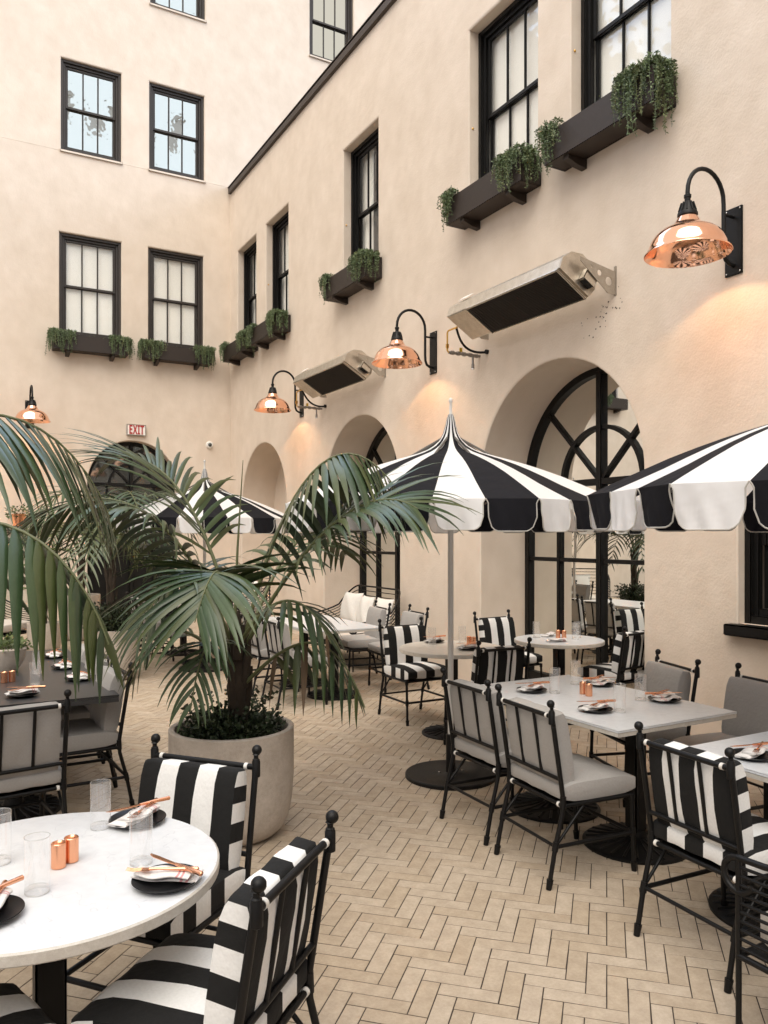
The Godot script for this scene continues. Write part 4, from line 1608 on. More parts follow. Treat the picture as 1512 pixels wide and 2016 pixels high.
func place_tables() -> void:
	round_table("large round white marble table at bottom left", 0.28, -2.49, 0.485, M.quartz, M.quartz_edge, 0.034, 0.27)
	round_table("cream round table behind the striped parasol's pole", 3.89, -5.73, 0.455, M.table_cream, M.table_cream, 0.034, 0.26)
	round_table("small round white table in the nearest arch", 5.07, -5.68, 0.415, M.quartz, M.quartz_edge, 0.034, 0.24)
	rect_table("long white table at right with four grey chairs", 2.94, 3.84, -4.20, -2.86, M.quartz, M.quartz_edge, 0.034, [-0.32, 0.36])
	rect_table("white table at the right edge with the large striped chair", 2.93, 3.72, -2.50, -1.76, M.quartz, M.quartz_edge, 0.034, [-0.14])
	rect_table("bare white table before the cushioned bench, beside the palm", 3.30, 4.12, -8.95, -7.34, M.quartz, M.quartz_edge, 0.034, [-0.38, 0.42])
	rect_table("dark grey table at left with grey chairs", -0.15, 0.96, -7.3, -5.02, M.table_dark, M.table_dark, 0.045, [-0.7, 0.7])
	rect_table("white table under the farthest parasol, mostly behind palm leaves", 2.72, 3.52, -11.8, -10.35, M.quartz, M.quartz_edge, 0.034, [-0.5, 0.5])


# ---- table settings ----------------------------------------------------------------
var set_src := {}


func placed(kind: String, maker: Callable, label: String, at: Vector3, turn: float) -> Node3D:
	if not set_src.has(kind):
		set_src[kind] = maker.call()
		set_src[kind].position = at
		set_src[kind].rotation_degrees.y = turn
		set_src[kind].set_meta("label", label)
		return set_src[kind]
	return copy_of(set_src[kind], label, at, turn)


func make_plate() -> Node3D:
	var t := thing("side_plate", "", "plate", Vector3.ZERO, 0.0, "black side plates")
	var b := MB.new()
	b.lathe([Vector2(0.001, 0.001), Vector2(0.058, 0.001), Vector2(0.062, 0.003), Vector2(0.090, 0.013), Vector2(0.094, 0.0165), Vector2(0.093, 0.0185), Vector2(0.088, 0.0165), Vector2(0.061, 0.008), Vector2(0.001, 0.007)], 40)
	build("dish", b, M.plate_black, t)
	return t


func make_napkin() -> Node3D:
	# a folded white cloth with two pink lines, doubled over
	var t := thing("folded_napkin", "", "napkin", Vector3.ZERO, 0.0, "folded napkins")
	var b := MB.new()
	b.use_col = true
	var L := 0.185
	for fold in 2:
		var n := 26
		var segs := 14
		var wd := 0.078 - fold * 0.012
		var y0 := 0.0 + fold * 0.016
		var ofs := Vector3(0.0, 0, -0.012 + fold * 0.022)
		var prev: Array = []
		for i in n + 1:
			var u := float(i) / n
			var row: Array = []
			for k in segs:
				var a := TAU * k / segs
				var hw := wd * 0.5 * (1.0 - 0.10 * sin(u * 7.0 + fold))
				var y := 0.008 * (1 + 0.35 * sin(u * 11 + fold * 2)) * (1.0 if sin(a) > 0 else 0.55) * pow(absf(sin(a)), 0.6) * signf(sin(a))
				var xx := (u - 0.5) * (L - fold * 0.03) + 0.004 * sin(a * 2.0)
				row.append(Vector3(xx, y0 + 0.0085 + y + 0.003 * sin(u * 9.0 + cos(a) * 2.0), cos(a) * hw + 0.005 * sin(u * 5.0)) + ofs)
			if i > 0:
				var pink := (u > 0.78 and u < 0.83) or (u > 0.87 and u < 0.90)
				b.col = Color(0.62, 0.30, 0.30) if pink else Color(0.76, 0.74, 0.72)
				b.grid([prev, row], true, true)
			if i == 0 or i == n:
				b.col = Color(0.76, 0.74, 0.72)
				for k in range(1, segs - 1):
					b.tri(row[0], row[k], row[k + 1])
			prev = row
	build("cloth", b, M.napkin, t)
	return t


func make_knife() -> Node3D:
	var t := thing("table_knife", "", "knife", Vector3.ZERO, 0.0, "copper knives")
	var h := MB.new()
	h.tube([Vector3(-0.115, 0.005, 0), Vector3(-0.112, 0.005, 0), Vector3(-0.06, 0.0055, 0), Vector3(-0.005, 0.005, 0)], [0.004, 0.0075, 0.0065, 0.0045], 8)
	build("handle", h, M.copper_brushed, t)
	var b := MB.new()
	b.prism(PackedVector2Array([Vector2(-0.005, -0.004), Vector2(0.02, -0.008), Vector2(0.085, -0.009), Vector2(0.105, -0.004), Vector2(0.112, 0.004), Vector2(0.08, 0.006), Vector2(-0.005, 0.004)]), 0.0018, Transform3D(Basis(Vector3(1, 0, 0), Vector3(0, 0, 1), Vector3(0, 1, 0)), Vector3(0, 0.0045, 0)))
	build("blade", b, M.copper_brushed, t)
	return t


func make_fork() -> Node3D:
	var t := thing("table_fork", "", "fork", Vector3.ZERO, 0.0, "copper forks")
	var h := MB.new()
	h.tube([Vector3(-0.10, 0.004, 0), Vector3(-0.096, 0.004, 0), Vector3(-0.05, 0.005, 0), Vector3(0.01, 0.007, 0), Vector3(0.035, 0.006, 0)], [0.003, 0.0075, 0.0055, 0.0035, 0.0045], 8)
	build("handle", h, M.copper_brushed, t)
	var f := MB.new()
	f.box(Vector3(0.045, 0.0055, 0), Vector3(0.024, 0.0022, 0.022), 0.0008)
	for k in 4:
		f.tube([Vector3(0.055, 0.0055, -0.009 + k * 0.006), Vector3(0.078, 0.004, -0.009 + k * 0.006), Vector3(0.098, 0.008, -0.0088 + k * 0.0059)], [0.0018, 0.0016, 0.0009], 5)
	build("tines", f, M.copper_brushed, t)
	return t


func make_tumbler() -> Node3D:
	var t := thing("highball_glass", "", "glass", Vector3.ZERO, 0.0, "tall clear glasses")
	var b := MB.new()
	b.lathe([Vector2(0.0325, 0.003), Vector2(0.0335, 0.152)], 40)
	b.lathe([Vector2(0.0322, 0.152), Vector2(0.0312, 0.0145)], 40)
	build("glass_wall", b, M.thin_glass, t)
	var r := MB.new()
	r.tube(circle(0.03285, 0.1522, 32), 0.0009, 5, false)
	build("rim", r, M.tumbler_glass, t)
	var f := MB.new()
	f.lathe([Vector2(0.0005, 0.0008), Vector2(0.030, 0.0008), Vector2(0.0323, 0.003), Vector2(0.0321, 0.0125), Vector2(0.0295, 0.0140), Vector2(0.0005, 0.0120)], 40)
	build("glass_foot", f, M.thin_glass, t)
	var g := MB.new()
	g.tube(circle(0.0308, 0.0028, 32), 0.0018, 6, false)
	build("foot_ring", g, M.tumbler_glass, t)
	return t


func circle(r: float, y: float, n: int) -> Array:
	var out: Array = []
	for k in n + 1:
		out.append(Vector3(cos(TAU * k / n) * r, y, sin(TAU * k / n) * r))
	return out


func make_shaker() -> Node3D:
	var t := thing("copper_shaker", "", "shaker", Vector3.ZERO, 0.0, "copper salt and pepper shakers")
	var b := MB.new()
	b.lathe([Vector2(0.0005, 0.0005), Vector2(0.0195, 0.0005), Vector2(0.021, 0.002), Vector2(0.021, 0.071), Vector2(0.0195, 0.073)], 28)
	build("body", b, M.copper_brushed, t)
	var c := MB.new()
	c.lathe([Vector2(0.0195, 0.073), Vector2(0.016, 0.0735), Vector2(0.013, 0.069), Vector2(0.0005, 0.0705)], 28)
	build("top", c, M.copper_brushed, t)
	return t


func setting(where: String, x: float, z: float, turn: float, knife_turn := 28.0) -> void:
	var y := 0.7505
	var at := Vector3(x, y, z)
	var bs := Basis(Vector3.UP, deg_to_rad(turn))
	placed("plate", make_plate, "black side plate " + where, at, turn)
	placed("napkin", make_napkin, "white napkin " + where, at + Vector3(0, 0.0100, 0), turn)
	placed("knife", make_knife, "copper knife " + where, at + bs * Vector3(0.02, 0.0465, -0.012), turn + 180.0 - knife_turn)
	placed("fork", make_fork, "copper fork " + where, at + bs * Vector3(0.0, 0.0450, 0.025), turn + 180.0 + knife_turn * 0.4)


func glass_at(where: String, x: float, z: float, y := 0.7505) -> void:
	placed("tumbler", make_tumbler, "clear tall glass " + where, Vector3(x, y, z), rng.randf() * 360)


func shakers(where: String, x0: float, z0: float, x1: float, z1: float) -> void:
	placed("shaker", make_shaker, "copper shaker, left one of the pair " + where, Vector3(x0, 0.7505, z0), 0.0)
	placed("shaker", make_shaker, "copper shaker, right one of the pair " + where, Vector3(x1, 0.7505, z1), 0.0)


func place_settings() -> void:
	# near round table
	setting("at the right rim of the near round table", 0.552, -2.225, -38.0)
	setting("at the far rim of the near round table, before the striped cushion", 0.585, -2.745, 40.0)
	setting("at the left edge of the near round table, mostly cut off", 0.10, -2.25, 60.0)
	glass_at("at the back of the near round table, beside the far plate", 0.467, -2.756)
	glass_at("at the right of the near round table, between the two plates", 0.521, -2.398)
	glass_at("in front of the copper shakers on the near round table", 0.232, -2.342)
	glass_at("cut by the left edge of the picture on the near round table", 0.155, -2.605)
	shakers("on the near round table", 0.304, -2.487, 0.343, -2.515)
	# long table at right
	setting("at the far left corner of the long white table", 3.215, -3.85, 10.0)
	setting("at the far right of the long white table", 3.74, -3.80, 190.0)
	setting("at the near left of the long white table", 3.165, -3.25, 5.0)
	setting("at the near right of the long white table", 3.71, -3.25, 185.0)
	glass_at("beside the far left plate of the long white table", 3.306, -3.742)
	glass_at("at the far end of the long white table, tallest in the middle", 3.628, -3.906)
	glass_at("beside the near left plate of the long white table", 3.265, -3.168)
	glass_at("beside the near right plate of the long white table", 3.604, -3.333)
	shakers("on the long white table", 3.442, -3.64, 3.428, -3.575)
	# cream round table
	setting("at the back of the cream round table", 3.93, -6.07, 20.0)
	setting("at the front of the cream round table", 3.93, -5.54, 10.0)
	glass_at("left of the parasol pole on the cream round table", 3.832, -5.95)
	glass_at("right of the parasol pole on the cream round table", 4.147, -5.936)
	shakers("on the cream round table", 4.125, -5.80, 4.135, -5.745)
	# small round table in the arch
	glass_at("at the left of the small round table in the arch", 4.95, -5.86)
	glass_at("at the right of the small round table in the arch", 5.20, -5.60)
	glass_at("behind the shakers on the small round table in the arch", 5.30, -5.68)
	shakers("on the small round table in the arch", 5.13, -5.76, 5.16, -5.71)
	placed("napkin", make_napkin, "folded napkin at the front of the small round table in the arch", Vector3(4.93, 0.7505, -5.55), -20)
	placed("napkin", make_napkin, "folded napkin at the back of the small round table in the arch", Vector3(5.14, 0.7505, -5.90), 30)
	# right edge table
	setting("on the white table at the right edge of the picture", 3.10, -2.23, 15.0)
	# dark table at left
	setting("on the dark table, nearest the slatted grey chair", 0.44, -5.25, 8.0)
	setting("on the dark table, before the nearest right-hand chair", 0.82, -5.66, 100.0)
	setting("on the dark table, before the second right-hand chair", 0.80, -6.20, 95.0)
	setting("on the dark table, before the third right-hand chair", 0.80, -6.80, 90.0)
	glass_at("on the dark table, behind a hanging palm leaf", 0.54, -5.58)
	glass_at("on the dark table, beside the second right-hand plate", 0.60, -6.05)
	shakers("on the dark table", 0.372, -5.78, 0.421, -5.80)
	var cp := thing("table_planter", "grey stone urn of small green plants on the dark table", "planter", Vector3(0.42, 0.7505, -6.28))
	var b := MB.new()
	b.lathe([Vector2(0.001, 0.0), Vector2(0.07, 0.0), Vector2(0.12, 0.08), Vector2(0.135, 0.16), Vector2(0.125, 0.17), Vector2(0.11, 0.14), Vector2(0.001, 0.14)], 28)
	build("urn", b, M.concrete, cp)
	var lb := MB.new()
	lb.use_col = true
	leaf_mound(lb, Vector3(0, 0.16, 0), 0.17, 0.10, 420, Color(0.14, 0.18, 0.07), 0.035)
	build("foliage", lb, M.trailing_leaf, cp)


func leaf_mound(mb: MB, ce: Vector3, r: float, h: float, n: int, c: Color, size: float) -> void:
	for k in n:
		var d := Vector3(rng.randfn(0, 1), absf(rng.randfn(0, 1)) * 0.9, rng.randfn(0, 1)).normalized()
		var q := pow(rng.randf(), 0.45)
		var lump := 0.82 + 0.25 * sin(d.x * 7 + 1.3) * cos(d.z * 6 + ce.x)
		var p := ce + Vector3(d.x * r, d.y * h, d.z * r) * q * lump
		mb.col = c * rng.randf_range(0.45, 1.5)
		leaf(mb, p, (d + Vector3(rng.randfn(0, 0.6), rng.randfn(0.2, 0.6), rng.randfn(0, 0.6))).normalized(), size * rng.randf_range(0.7, 1.3), size * 0.32)


# ---- wire settees ---------------------------------------------------------------------
# local: back along x, opening towards +z; ends curve round into low arms
func make_settee(len: float) -> Node3D:
	var t := thing("wire_settee", "", "settee", Vector3.ZERO, 0.0, "black wire settees")
	var d := 0.78
	var rr := 0.22
	var path: Array = []  # [x, z, top height]
	for k in 7:
		var s := k / 6.0
		path.append([-len / 2, d - s * (d - rr), lerpf(0.60, 0.72, s * s)])
	for k in range(1, 9):
		var a := PI / 2 * k / 8.0
		path.append([-len / 2 + rr - rr * cos(a), rr - rr * sin(a), lerpf(0.72, 1.0, sin(a))])
	for k in range(1, 12):
		var s := k / 12.0
		path.append([lerpf(-len / 2 + rr, len / 2 - rr, s), 0.0, 1.0])
	for k in range(0, 9):
		var a := PI / 2 * k / 8.0
		path.append([len / 2 - rr + rr * sin(a), rr - rr * cos(a), lerpf(1.0, 0.72, 1.0 - cos(a))])
	for k in range(1, 7):
		var s := k / 6.0
		path.append([len / 2, rr + s * (d - rr), lerpf(0.72, 0.60, 1.0 - (1.0 - s) * (1.0 - s))])
	var y0 := 0.26
	for w in 12:
		var f := float(w) / 11.0
		var mb := MB.new()
		var pts: Array = []
		for p in path:
			pts.append(Vector3(p[0], lerpf(y0, p[2], f), p[1]))
		mb.tube(pts, 0.012 if w == 11 or w == 0 else 0.006, 7)
		if w == 11:
			for s in [-1.0, 1.0]:  # the top tube ends in a scroll
				var sc: Array = []
				for k in 12:
					var a := PI * 1.35 * k / 11.0
					sc.append(Vector3(s * len / 2, 0.60 - 0.06 + 0.06 * cos(a), d + 0.06 * sin(a)))
				mb.tube(sc, 0.012, 7)
		build("top_rail" if w == 11 else ("base_rail" if w == 0 else "wire"), mb, M.iron, t)
	for i in [0, 9, 14, 20, 26, 32, path.size() - 1]:
		var p: Array = path[mini(i, path.size() - 1)]
		var mb := MB.new()
		mb.tube([Vector3(p[0], 0, p[1]), Vector3(p[0], p[2], p[1])], 0.0105, 7)
		build("upright", mb, M.iron, t)
	var fr := MB.new()
	fr.tube([Vector3(-len / 2, 0.26, d), Vector3(len / 2, 0.26, d)], 0.012, 7)
	fr.box(Vector3(0, 0.27, d / 2 + 0.02), Vector3(len - 0.06, 0.012, d - 0.06), 0.002)
	build("seat_frame", fr, M.iron, t)
	var n := 2
	for k in n:
		var w := (len - 0.10) / n
		var cm := MB.new()
		cm = cushion(w - 0.01, d - 0.09, 0.15, 0, 0.12)
		for i in cm.c.size():
			cm.c[i] = Color(0.62, 0.57, 0.51)
		var o := build("seat_cushion", cm, M.grey_cloth, t)
		o.transform = Transform3D(Basis(Vector3(1, 0, 0), Vector3(0, 0, 1), Vector3(0, -1, 0)), Vector3(-len / 2 + 0.05 + w * (k + 0.5), 0.36, 0.06))
	return t


func pillow_mesh(w: float, h: float, th: float) -> ArrayMesh:
	var mb := MB.new()
	for sd in [1.0, -1.0]:
		var rows: Array = []
		for i in 13:
			var row: Array = []
			for k in 13:
				var u := -1 + 2 * i / 12.0
				var q := -1 + 2 * k / 12.0
				var bulge := pow(maxf((1 - u * u) * (1 - q * q), 0.0), 0.42)
				var pinch := 1.0 - 0.07 * (1 - u * u) * absf(q) * absf(q)
				var pinch2 := 1.0 - 0.07 * (1 - q * q) * u * u
				row.append(Vector3(u * w / 2 * pinch2, (q * pinch * 0.5 + 0.5) * h, sd * th / 2 * bulge + 0.006 * sin(u * 6 + q * 4)))
			rows.append(row)
		mb.grid(rows, false, sd < 0)
	return mb.mesh(M.white_cloth)


func place_settees() -> void:
	var s := make_settee(1.55)
	s.position = Vector3(5.34, 0, -9.70)
	s.rotation_degrees.y = -90
	s.set_meta("label", "black wire settee with pale cushions in the middle arch behind the bench table")
	copy_of(s, "black wire settee with curled rails at the bottom right corner", Vector3(3.2, 0, -1.02), 180)
	copy_of(s, "black wire settee before the corner niche, behind palm leaves", Vector3(5.30, 0, -14.3), -90)
	copy_of(s, "wire settee with pale cushions beyond the left edge, mirrored in the arch glass", Vector3(0.2, 0, -13.2), 45)
	rect_table("white table beyond the left edge, mirrored in the arch glass", -1.6, -0.8, -10.6, -9.4, M.quartz, M.quartz_edge, 0.034, [0.0])
	var pm := pillow_mesh(0.46, 0.46, 0.17)
	var spots := [[5.12, 0.46, -10.18, -82.0, "left of the pair on the wire settee in the middle arch"], [5.10, 0.44, -9.72, -97.0, "right of the pair on the wire settee in the middle arch"], [5.10, 0.44, -9.24, -90.0, "behind the grey chairs on the middle arch settee"], [2.72, 0.44, -1.22, 180.0, "on the wire settee at the bottom right corner"], [5.05, 0.44, -14.0, -90.0, "on the settee before the corner niche"], [0.12, 0.44, -13.05, 45.0, "on the settee beyond the left edge, mirrored"], [0.48, 0.44, -13.40, 45.0, "second on the settee beyond the left edge, mirrored"]]
	for q in spots:
		var o := put("throw_pillow", pm)
		o.position = Vector3(q[0], q[1], q[2])
		o.rotation_degrees = Vector3(-14, q[3], 0)
		o.rotation_order = EULER_ORDER_YXZ
		tag(o, "pale square throw pillow " + q[4], "pillow", "throw pillows")


# ---- parasols --------------------------------------------------------------------------
func canopy_point(ang: float, t: float, R: float, h: Callable) -> Vector3:
	# eight straight sides at the rim, round at the neck
	var a := fposmod(ang + PI / 8, PI / 4) - PI / 8
	var flat := cos(PI / 8) / cos(a)
	var f := lerpf(1.0, flat, smoothstep(0.25, 0.8, t))
	var sag := -0.030 * pow(maxf(cos(a * 4.0), 0.0), 1.0) * sin(PI * clampf(t, 0.0, 1.0)) * t
	return Vector3(cos(ang) * R * t * f, h.call(t) + sag, sin(ang) * R * t * f)


func make_parasol(first_black: bool) -> Node3D:
	var t := thing("striped_parasol", "", "parasol", Vector3.ZERO, 0.0, "black and white striped parasols")
	var R := 1.20
	var ks := [[0.0, 2.60], [0.018, 2.58], [0.04, 2.47], [0.07, 2.405], [0.12, 2.350], [0.20, 2.305], [0.32, 2.262], [0.47, 2.205], [0.65, 2.125], [0.82, 2.035], [0.93, 1.975], [1.0, 1.935]]
	var h := func(x: float) -> float:
		for i in ks.size() - 1:
			if x <= ks[i + 1][0]:
				var m0: float = (ks[i + 1][1] - ks[maxi(i - 1, 0)][1]) / maxf(ks[i + 1][0] - ks[maxi(i - 1, 0)][0], 0.001)
				var j := mini(i + 2, ks.size() - 1)
				var m1: float = (ks[j][1] - ks[i][1]) / (ks[j][0] - ks[i][0])
				var w: float = ks[i + 1][0] - ks[i][0]
				var s: float = (x - ks[i][0]) / w
				var s2 := s * s
				var s3 := s2 * s
				return (2 * s3 - 3 * s2 + 1) * ks[i][1] + (s3 - 2 * s2 + s) * w * m0 + (-2 * s3 + 3 * s2) * ks[i + 1][1] + (s3 - s2) * w * m1
		return ks[ks.size() - 1][1]
	var ts := [0.014, 0.022, 0.032, 0.045, 0.06, 0.08, 0.11, 0.15, 0.20, 0.27, 0.35, 0.45, 0.55, 0.66, 0.77, 0.87, 0.94, 1.0]
	var bounds: Array = []
	for face in 8:
		for q in 3:
			bounds.append(PI / 4 * face + atan(lerpf(-1.0, 1.0, q / 3.0) * tan(PI / 8)))
	for p in 24:
		var a0: float = bounds[p]
		var a1: float = bounds[(p + 1) % 24]
		if a1 < a0:
			a1 += TAU
		var black := (p % 2 == 0) == first_black
		var mb := MB.new()
		mb.use_col = true
		mb.col = Color(0.007, 0.007, 0.0085) if black else Color(0.86, 0.86, 0.87)
		var rows: Array = []
		for x in ts:
			var row: Array = []
			for k in 5:
				row.append(canopy_point(lerpf(a0, a1, k / 4.0), x, R, h))
			rows.append(row)
		mb.grid(rows, false, true)
		var pn := build("canopy_panel", mb, M.canvas, t)
		# hanging flap with rounded corners and a pale bound edge
		var fb := MB.new()
		fb.use_col = true
		fb.col = mb.col
		var A := canopy_point(a0, 1.0, R, h)
		var B := canopy_point(a1, 1.0, R, h)
		var across := (B - A).normalized()
		var out := Vector3(A.x + B.x, 0, A.z + B.z).normalized()
		var wdt := A.distance_to(B)
		var drop := 0.185 + rng.randf_range(-0.006, 0.006)
		var swing := rng.randf_range(-0.018, 0.022)
		var ph := rng.randf() * 6.0
		var fr: Array = []
		var nu := 16
		for r in 9:
			var vv := r / 8.0
			var row: Array = []
			for k in nu + 1:
				var u := -1 + 2.0 * k / nu
				# the side of the flap: notch at the top, straight, then a round corner
				var side := 1.0 - 0.10 * smoothstep(0.0, 0.22, vv)
				var bottom := 1.0 if absf(u) < 0.55 else 1.0 - 0.42 * (1.0 - sqrt(maxf(1.0 - pow((absf(u) - 0.55) / 0.45, 2.0), 0.0)))
				var y := -drop * vv * bottom
				var bend := swing * vv + 0.012 * sin(u * 3.1 + ph) * vv + 0.006 * sin(u * 9 + ph * 2 + vv * 4) * vv
				row.append((A + B) / 2 + across * u * wdt * 0.5 * side + Vector3(0, y, 0) + out * (0.004 + bend))
			fr.append(row)
		fb.grid(fr, false, true)
		fb.col = Color(0.66, 0.64, 0.60)
		var edge: Array = []
		for r in 9:
			edge.append(fr[r][0])
		for k in range(1, nu + 1):
			edge.append(fr[8][k])
		for r in range(7, -1, -1):
			edge.append(fr[r][nu])
		fb.tube(edge, 0.0038, 5)
		build("valance_flap", fb, M.canvas, pn)
	for k in 8:
		var a := PI / 4 * k + PI / 8
		var rb := MB.new()
		var e: Array = []
		for x in [0.05, 0.3, 0.6, 0.97]:
			e.append(canopy_point(a, x, R, h) - Vector3(0, 0.022, 0))
		rb.tube(e, 0.009, 6)
		rb.tube([Vector3(0.03 * cos(a), 1.86, 0.03 * sin(a)), e[2]], 0.007, 6)
		build("rib", rb, M.rib_grey, t)
	var po := MB.new()
	po.tube([Vector3(0, 0.02, 0), Vector3(0, 2.55, 0)], 0.0205, 16)
	build("pole", po, M.pole_white, t)
	var fi := MB.new()
	fi.lathe([Vector2(0.019, 2.52), Vector2(0.020, 2.56), Vector2(0.011, 2.575), Vector2(0.011, 2.63), Vector2(0.009, 2.67), Vector2(0.015, 2.68), Vector2(0.0165, 2.692), Vector2(0.010, 2.705), Vector2(0.0005, 2.708)], 16)
	build("finial", fi, M.pole_white, t)
	var cr := MB.new()
	cr.lathe([Vector2(0.021, 1.82), Vector2(0.036, 1.825), Vector2(0.036, 1.89), Vector2(0.021, 1.895)], 16)
	build("runner", cr, M.rib_grey, t)
	var ba := MB.new()
	ba.lathe([Vector2(0.325, 0.0), Vector2(0.325, 0.022), Vector2(0.318, 0.028), Vector2(0.04, 0.032), Vector2(0.034, 0.036), Vector2(0.034, 0.30), Vector2(0.028, 0.305), Vector2(0.021, 0.305)], 56)
	build("base_plate", ba, M.iron, t)
	var bo := MB.new()
	for k in 4:
		var a := PI / 2 * k + 0.5
		bo.lathe([Vector2(0.010, 0.030), Vector2(0.010, 0.040), Vector2(0.0005, 0.042)], 8, Vector3(0.085 * cos(a), 0, 0.085 * sin(a)))
	build("base_bolt", bo, M.chrome, t)
	return t


func place_parasols() -> void:
	var a := make_parasol(false)
	a.position = Vector3(3.19, 0, -4.71)
	a.rotation_degrees.y = -76.7
	a.set_meta("label", "black and white striped parasol with its full pole in view, centre right")
	copy_of(a, "black and white striped parasol cut by the right edge, nearest the camera", Vector3(3.84, 0, -2.28), 22.5)
	copy_of(a, "black and white striped parasol far back, mostly behind the central palm", Vector3(3.0, 0, -10.1), -40.0)


# ---- palms ---------------------------------------------------------------------------------
func bez(p: Array, t: float) -> Vector3:
	var u := 1 - t
	return p[0] * u * u * u + p[1] * 3 * u * u * t + p[2] * 3 * u * t * t + p[3] * t * t * t


func leaflet(mb: MB, p: Vector3, d: Vector3, l: float, w: float, droop: float, nrm: Vector3) -> void:
	var seg := 6
	var cur := p
	var dir := d
	var rowL: Array = []
	var rows: Array = []
	for i in seg + 1:
		var s := float(i) / seg
		var ww := w * (0.45 + 0.55 * smoothstep(0.0, 0.25, s)) * (1.0 - pow(s, 2.2)) + 0.0012
		var side := dir.cross(nrm).normalized()
		var up := side.cross(dir).normalized()
		rows.append([cur - side * ww - up * ww * 0.28, cur, cur + side * ww - up * ww * 0.28])
		dir = (dir + Vector3(0, -droop * (0.4 + 1.2 * s) / seg, 0)).normalized()
		cur += dir * l / seg
	var first := mb.v.size()
	mb.use_col = true
	mb.grid(rows)
	var dry := rng.randf() < 0.3
	for i in seg + 1:  # paler midrib; some tips are dried brown
		for k in 3:
			var cc := Color(1.3, 1.22, 1.0) if k == 1 else Color(1, 1, 1) * rng.randf_range(0.88, 1.1)
			if dry and i >= seg - 1:
				cc = Color(2.3, 1.15, 0.6) if i == seg else Color(1.6, 1.1, 0.8)
			mb.c[first + i * 3 + k] = cc


# one pinnate frond along a cubic path; leaflets spread on both sides and hang
func frond(palm: Node3D, path: Array, len: float, n: int, wid: float, droop: float, single: bool, twist := 0.0, brown := 0.0, hang := 0.0) -> void:
	var origin := palm.position
	var pts: Array = []
	var q: Array = []
	for p in path:
		q.append(p - origin)
	for k in 19:
		pts.append(bez(q, k / 18.0))
	var rad: Array = []
	for k in 19:
		rad.append(lerpf(0.013, 0.003, k / 18.0))
	var rb := MB.new()
	rb.tube(pts, rad, 6)
	var fr := build("frond", rb, M.rachis, palm)
	var rest := MB.new()
	for i in n:
		for sd in [-1.0, 1.0]:
			var t: float = lerpf(0.24, 1.0, (i + rng.randf_range(-0.25, 0.25) + (0.25 if sd > 0 else 0.0)) / n)
			t = clampf(t, 0.2, 0.995)
			var p := bez(q, t)
			var tan_ := (bez(q, minf(t + 0.02, 1.0)) - bez(q, t - 0.02)).normalized()
			var sidev := tan_.cross(Vector3.UP)
			if sidev.length() < 0.25:
				sidev = tan_.cross(Vector3(0.4, 0.2, 0.9))
			sidev = sidev.normalized().rotated(tan_, twist)
			var upv := sidev.cross(tan_).normalized()
			var fwd := lerpf(0.55, 1.5, t * t)
			var d: Vector3 = (sidev * sd + tan_ * fwd * (1.0 - 0.45 * hang) + upv * rng.randf_range(0.05, 0.35) * (1.0 - hang) + Vector3(0, -hang, 0)).normalized()
			var ll := len * (0.55 + 0.45 * sin(PI * clampf(t * 0.95, 0.0, 1.0))) * rng.randf_range(0.85, 1.1)
			if t > 0.9:
				ll *= 0.75
			var mb := MB.new() if single else rest
			leaflet(mb, p, d, ll, wid * rng.randf_range(0.85, 1.15), droop * rng.randf_range(0.7, 1.3), (upv + tan_ * 0.15).normalized())
			if single:
				var m: Material = M["palm_leaf_%d" % (rng.randi() % 4)]
				if rng.randf() < brown:
					m = M.palm_leaf_brown
				build("leaflet", mb, m, fr)
	if not single:
		tag(build("leaflet_mass", rest, M["palm_leaf_%d" % (rng.randi() % 4)], fr), "", "", "", "stuff")


func make_pot(label: String, at: Vector3, r: float, h: float) -> void:
	var t := thing("concrete_pot", label, "planter", at, 0.0, "round concrete planters")
	var b := MB.new()
	b.lathe([Vector2(0.001, 0.002), Vector2(r * 0.62, 0.002), Vector2(r * 0.72, 0.012), Vector2(r * 0.84, 0.05), Vector2(r * 0.92, 0.11), Vector2(r * 0.97, 0.20), Vector2(r, h * 0.55), Vector2(r, h - 0.006), Vector2(r - 0.006, h), Vector2(r - 0.028, h), Vector2(r - 0.034, h - 0.006), Vector2(r - 0.036, h - 0.09)], 64)
	build("shell", b, M.concrete, t)
	var s := MB.new()
	s.lathe([Vector2(r - 0.036, h - 0.085), Vector2(0.001, h - 0.075)], 32)
	build("soil", s, M.soil, t)


func pot_cover(label: String, at: Vector3, r: float, hgt: float, n: int, size: float) -> void:
	var t := thing("pot_shrub", label, "shrub", at, 0.0, "low shrubs round the palm trunks")
	var b := MB.new()
	b.use_col = true
	leaf_mound(b, Vector3.ZERO, r, hgt, n, Color(0.028, 0.042, 0.018), size)
	for k in 26:
		var a := rng.randf() * TAU
		var d := Vector3(cos(a), rng.randf_range(0.4, 1.2), sin(a)).normalized()
		for q in 9:
			b.col = Color(0.038, 0.052, 0.022) * rng.randf_range(0.6, 1.3)
			var p := d * (0.7 + q * 0.05) * Vector3(r, hgt, r).length() * 0.62
			leaf(b, p, Vector3(rng.randfn(0, 1), 0.3, rng.randfn(0, 1)).normalized(), size, size * 0.32)
	build("foliage", b, M.trailing_leaf, t)


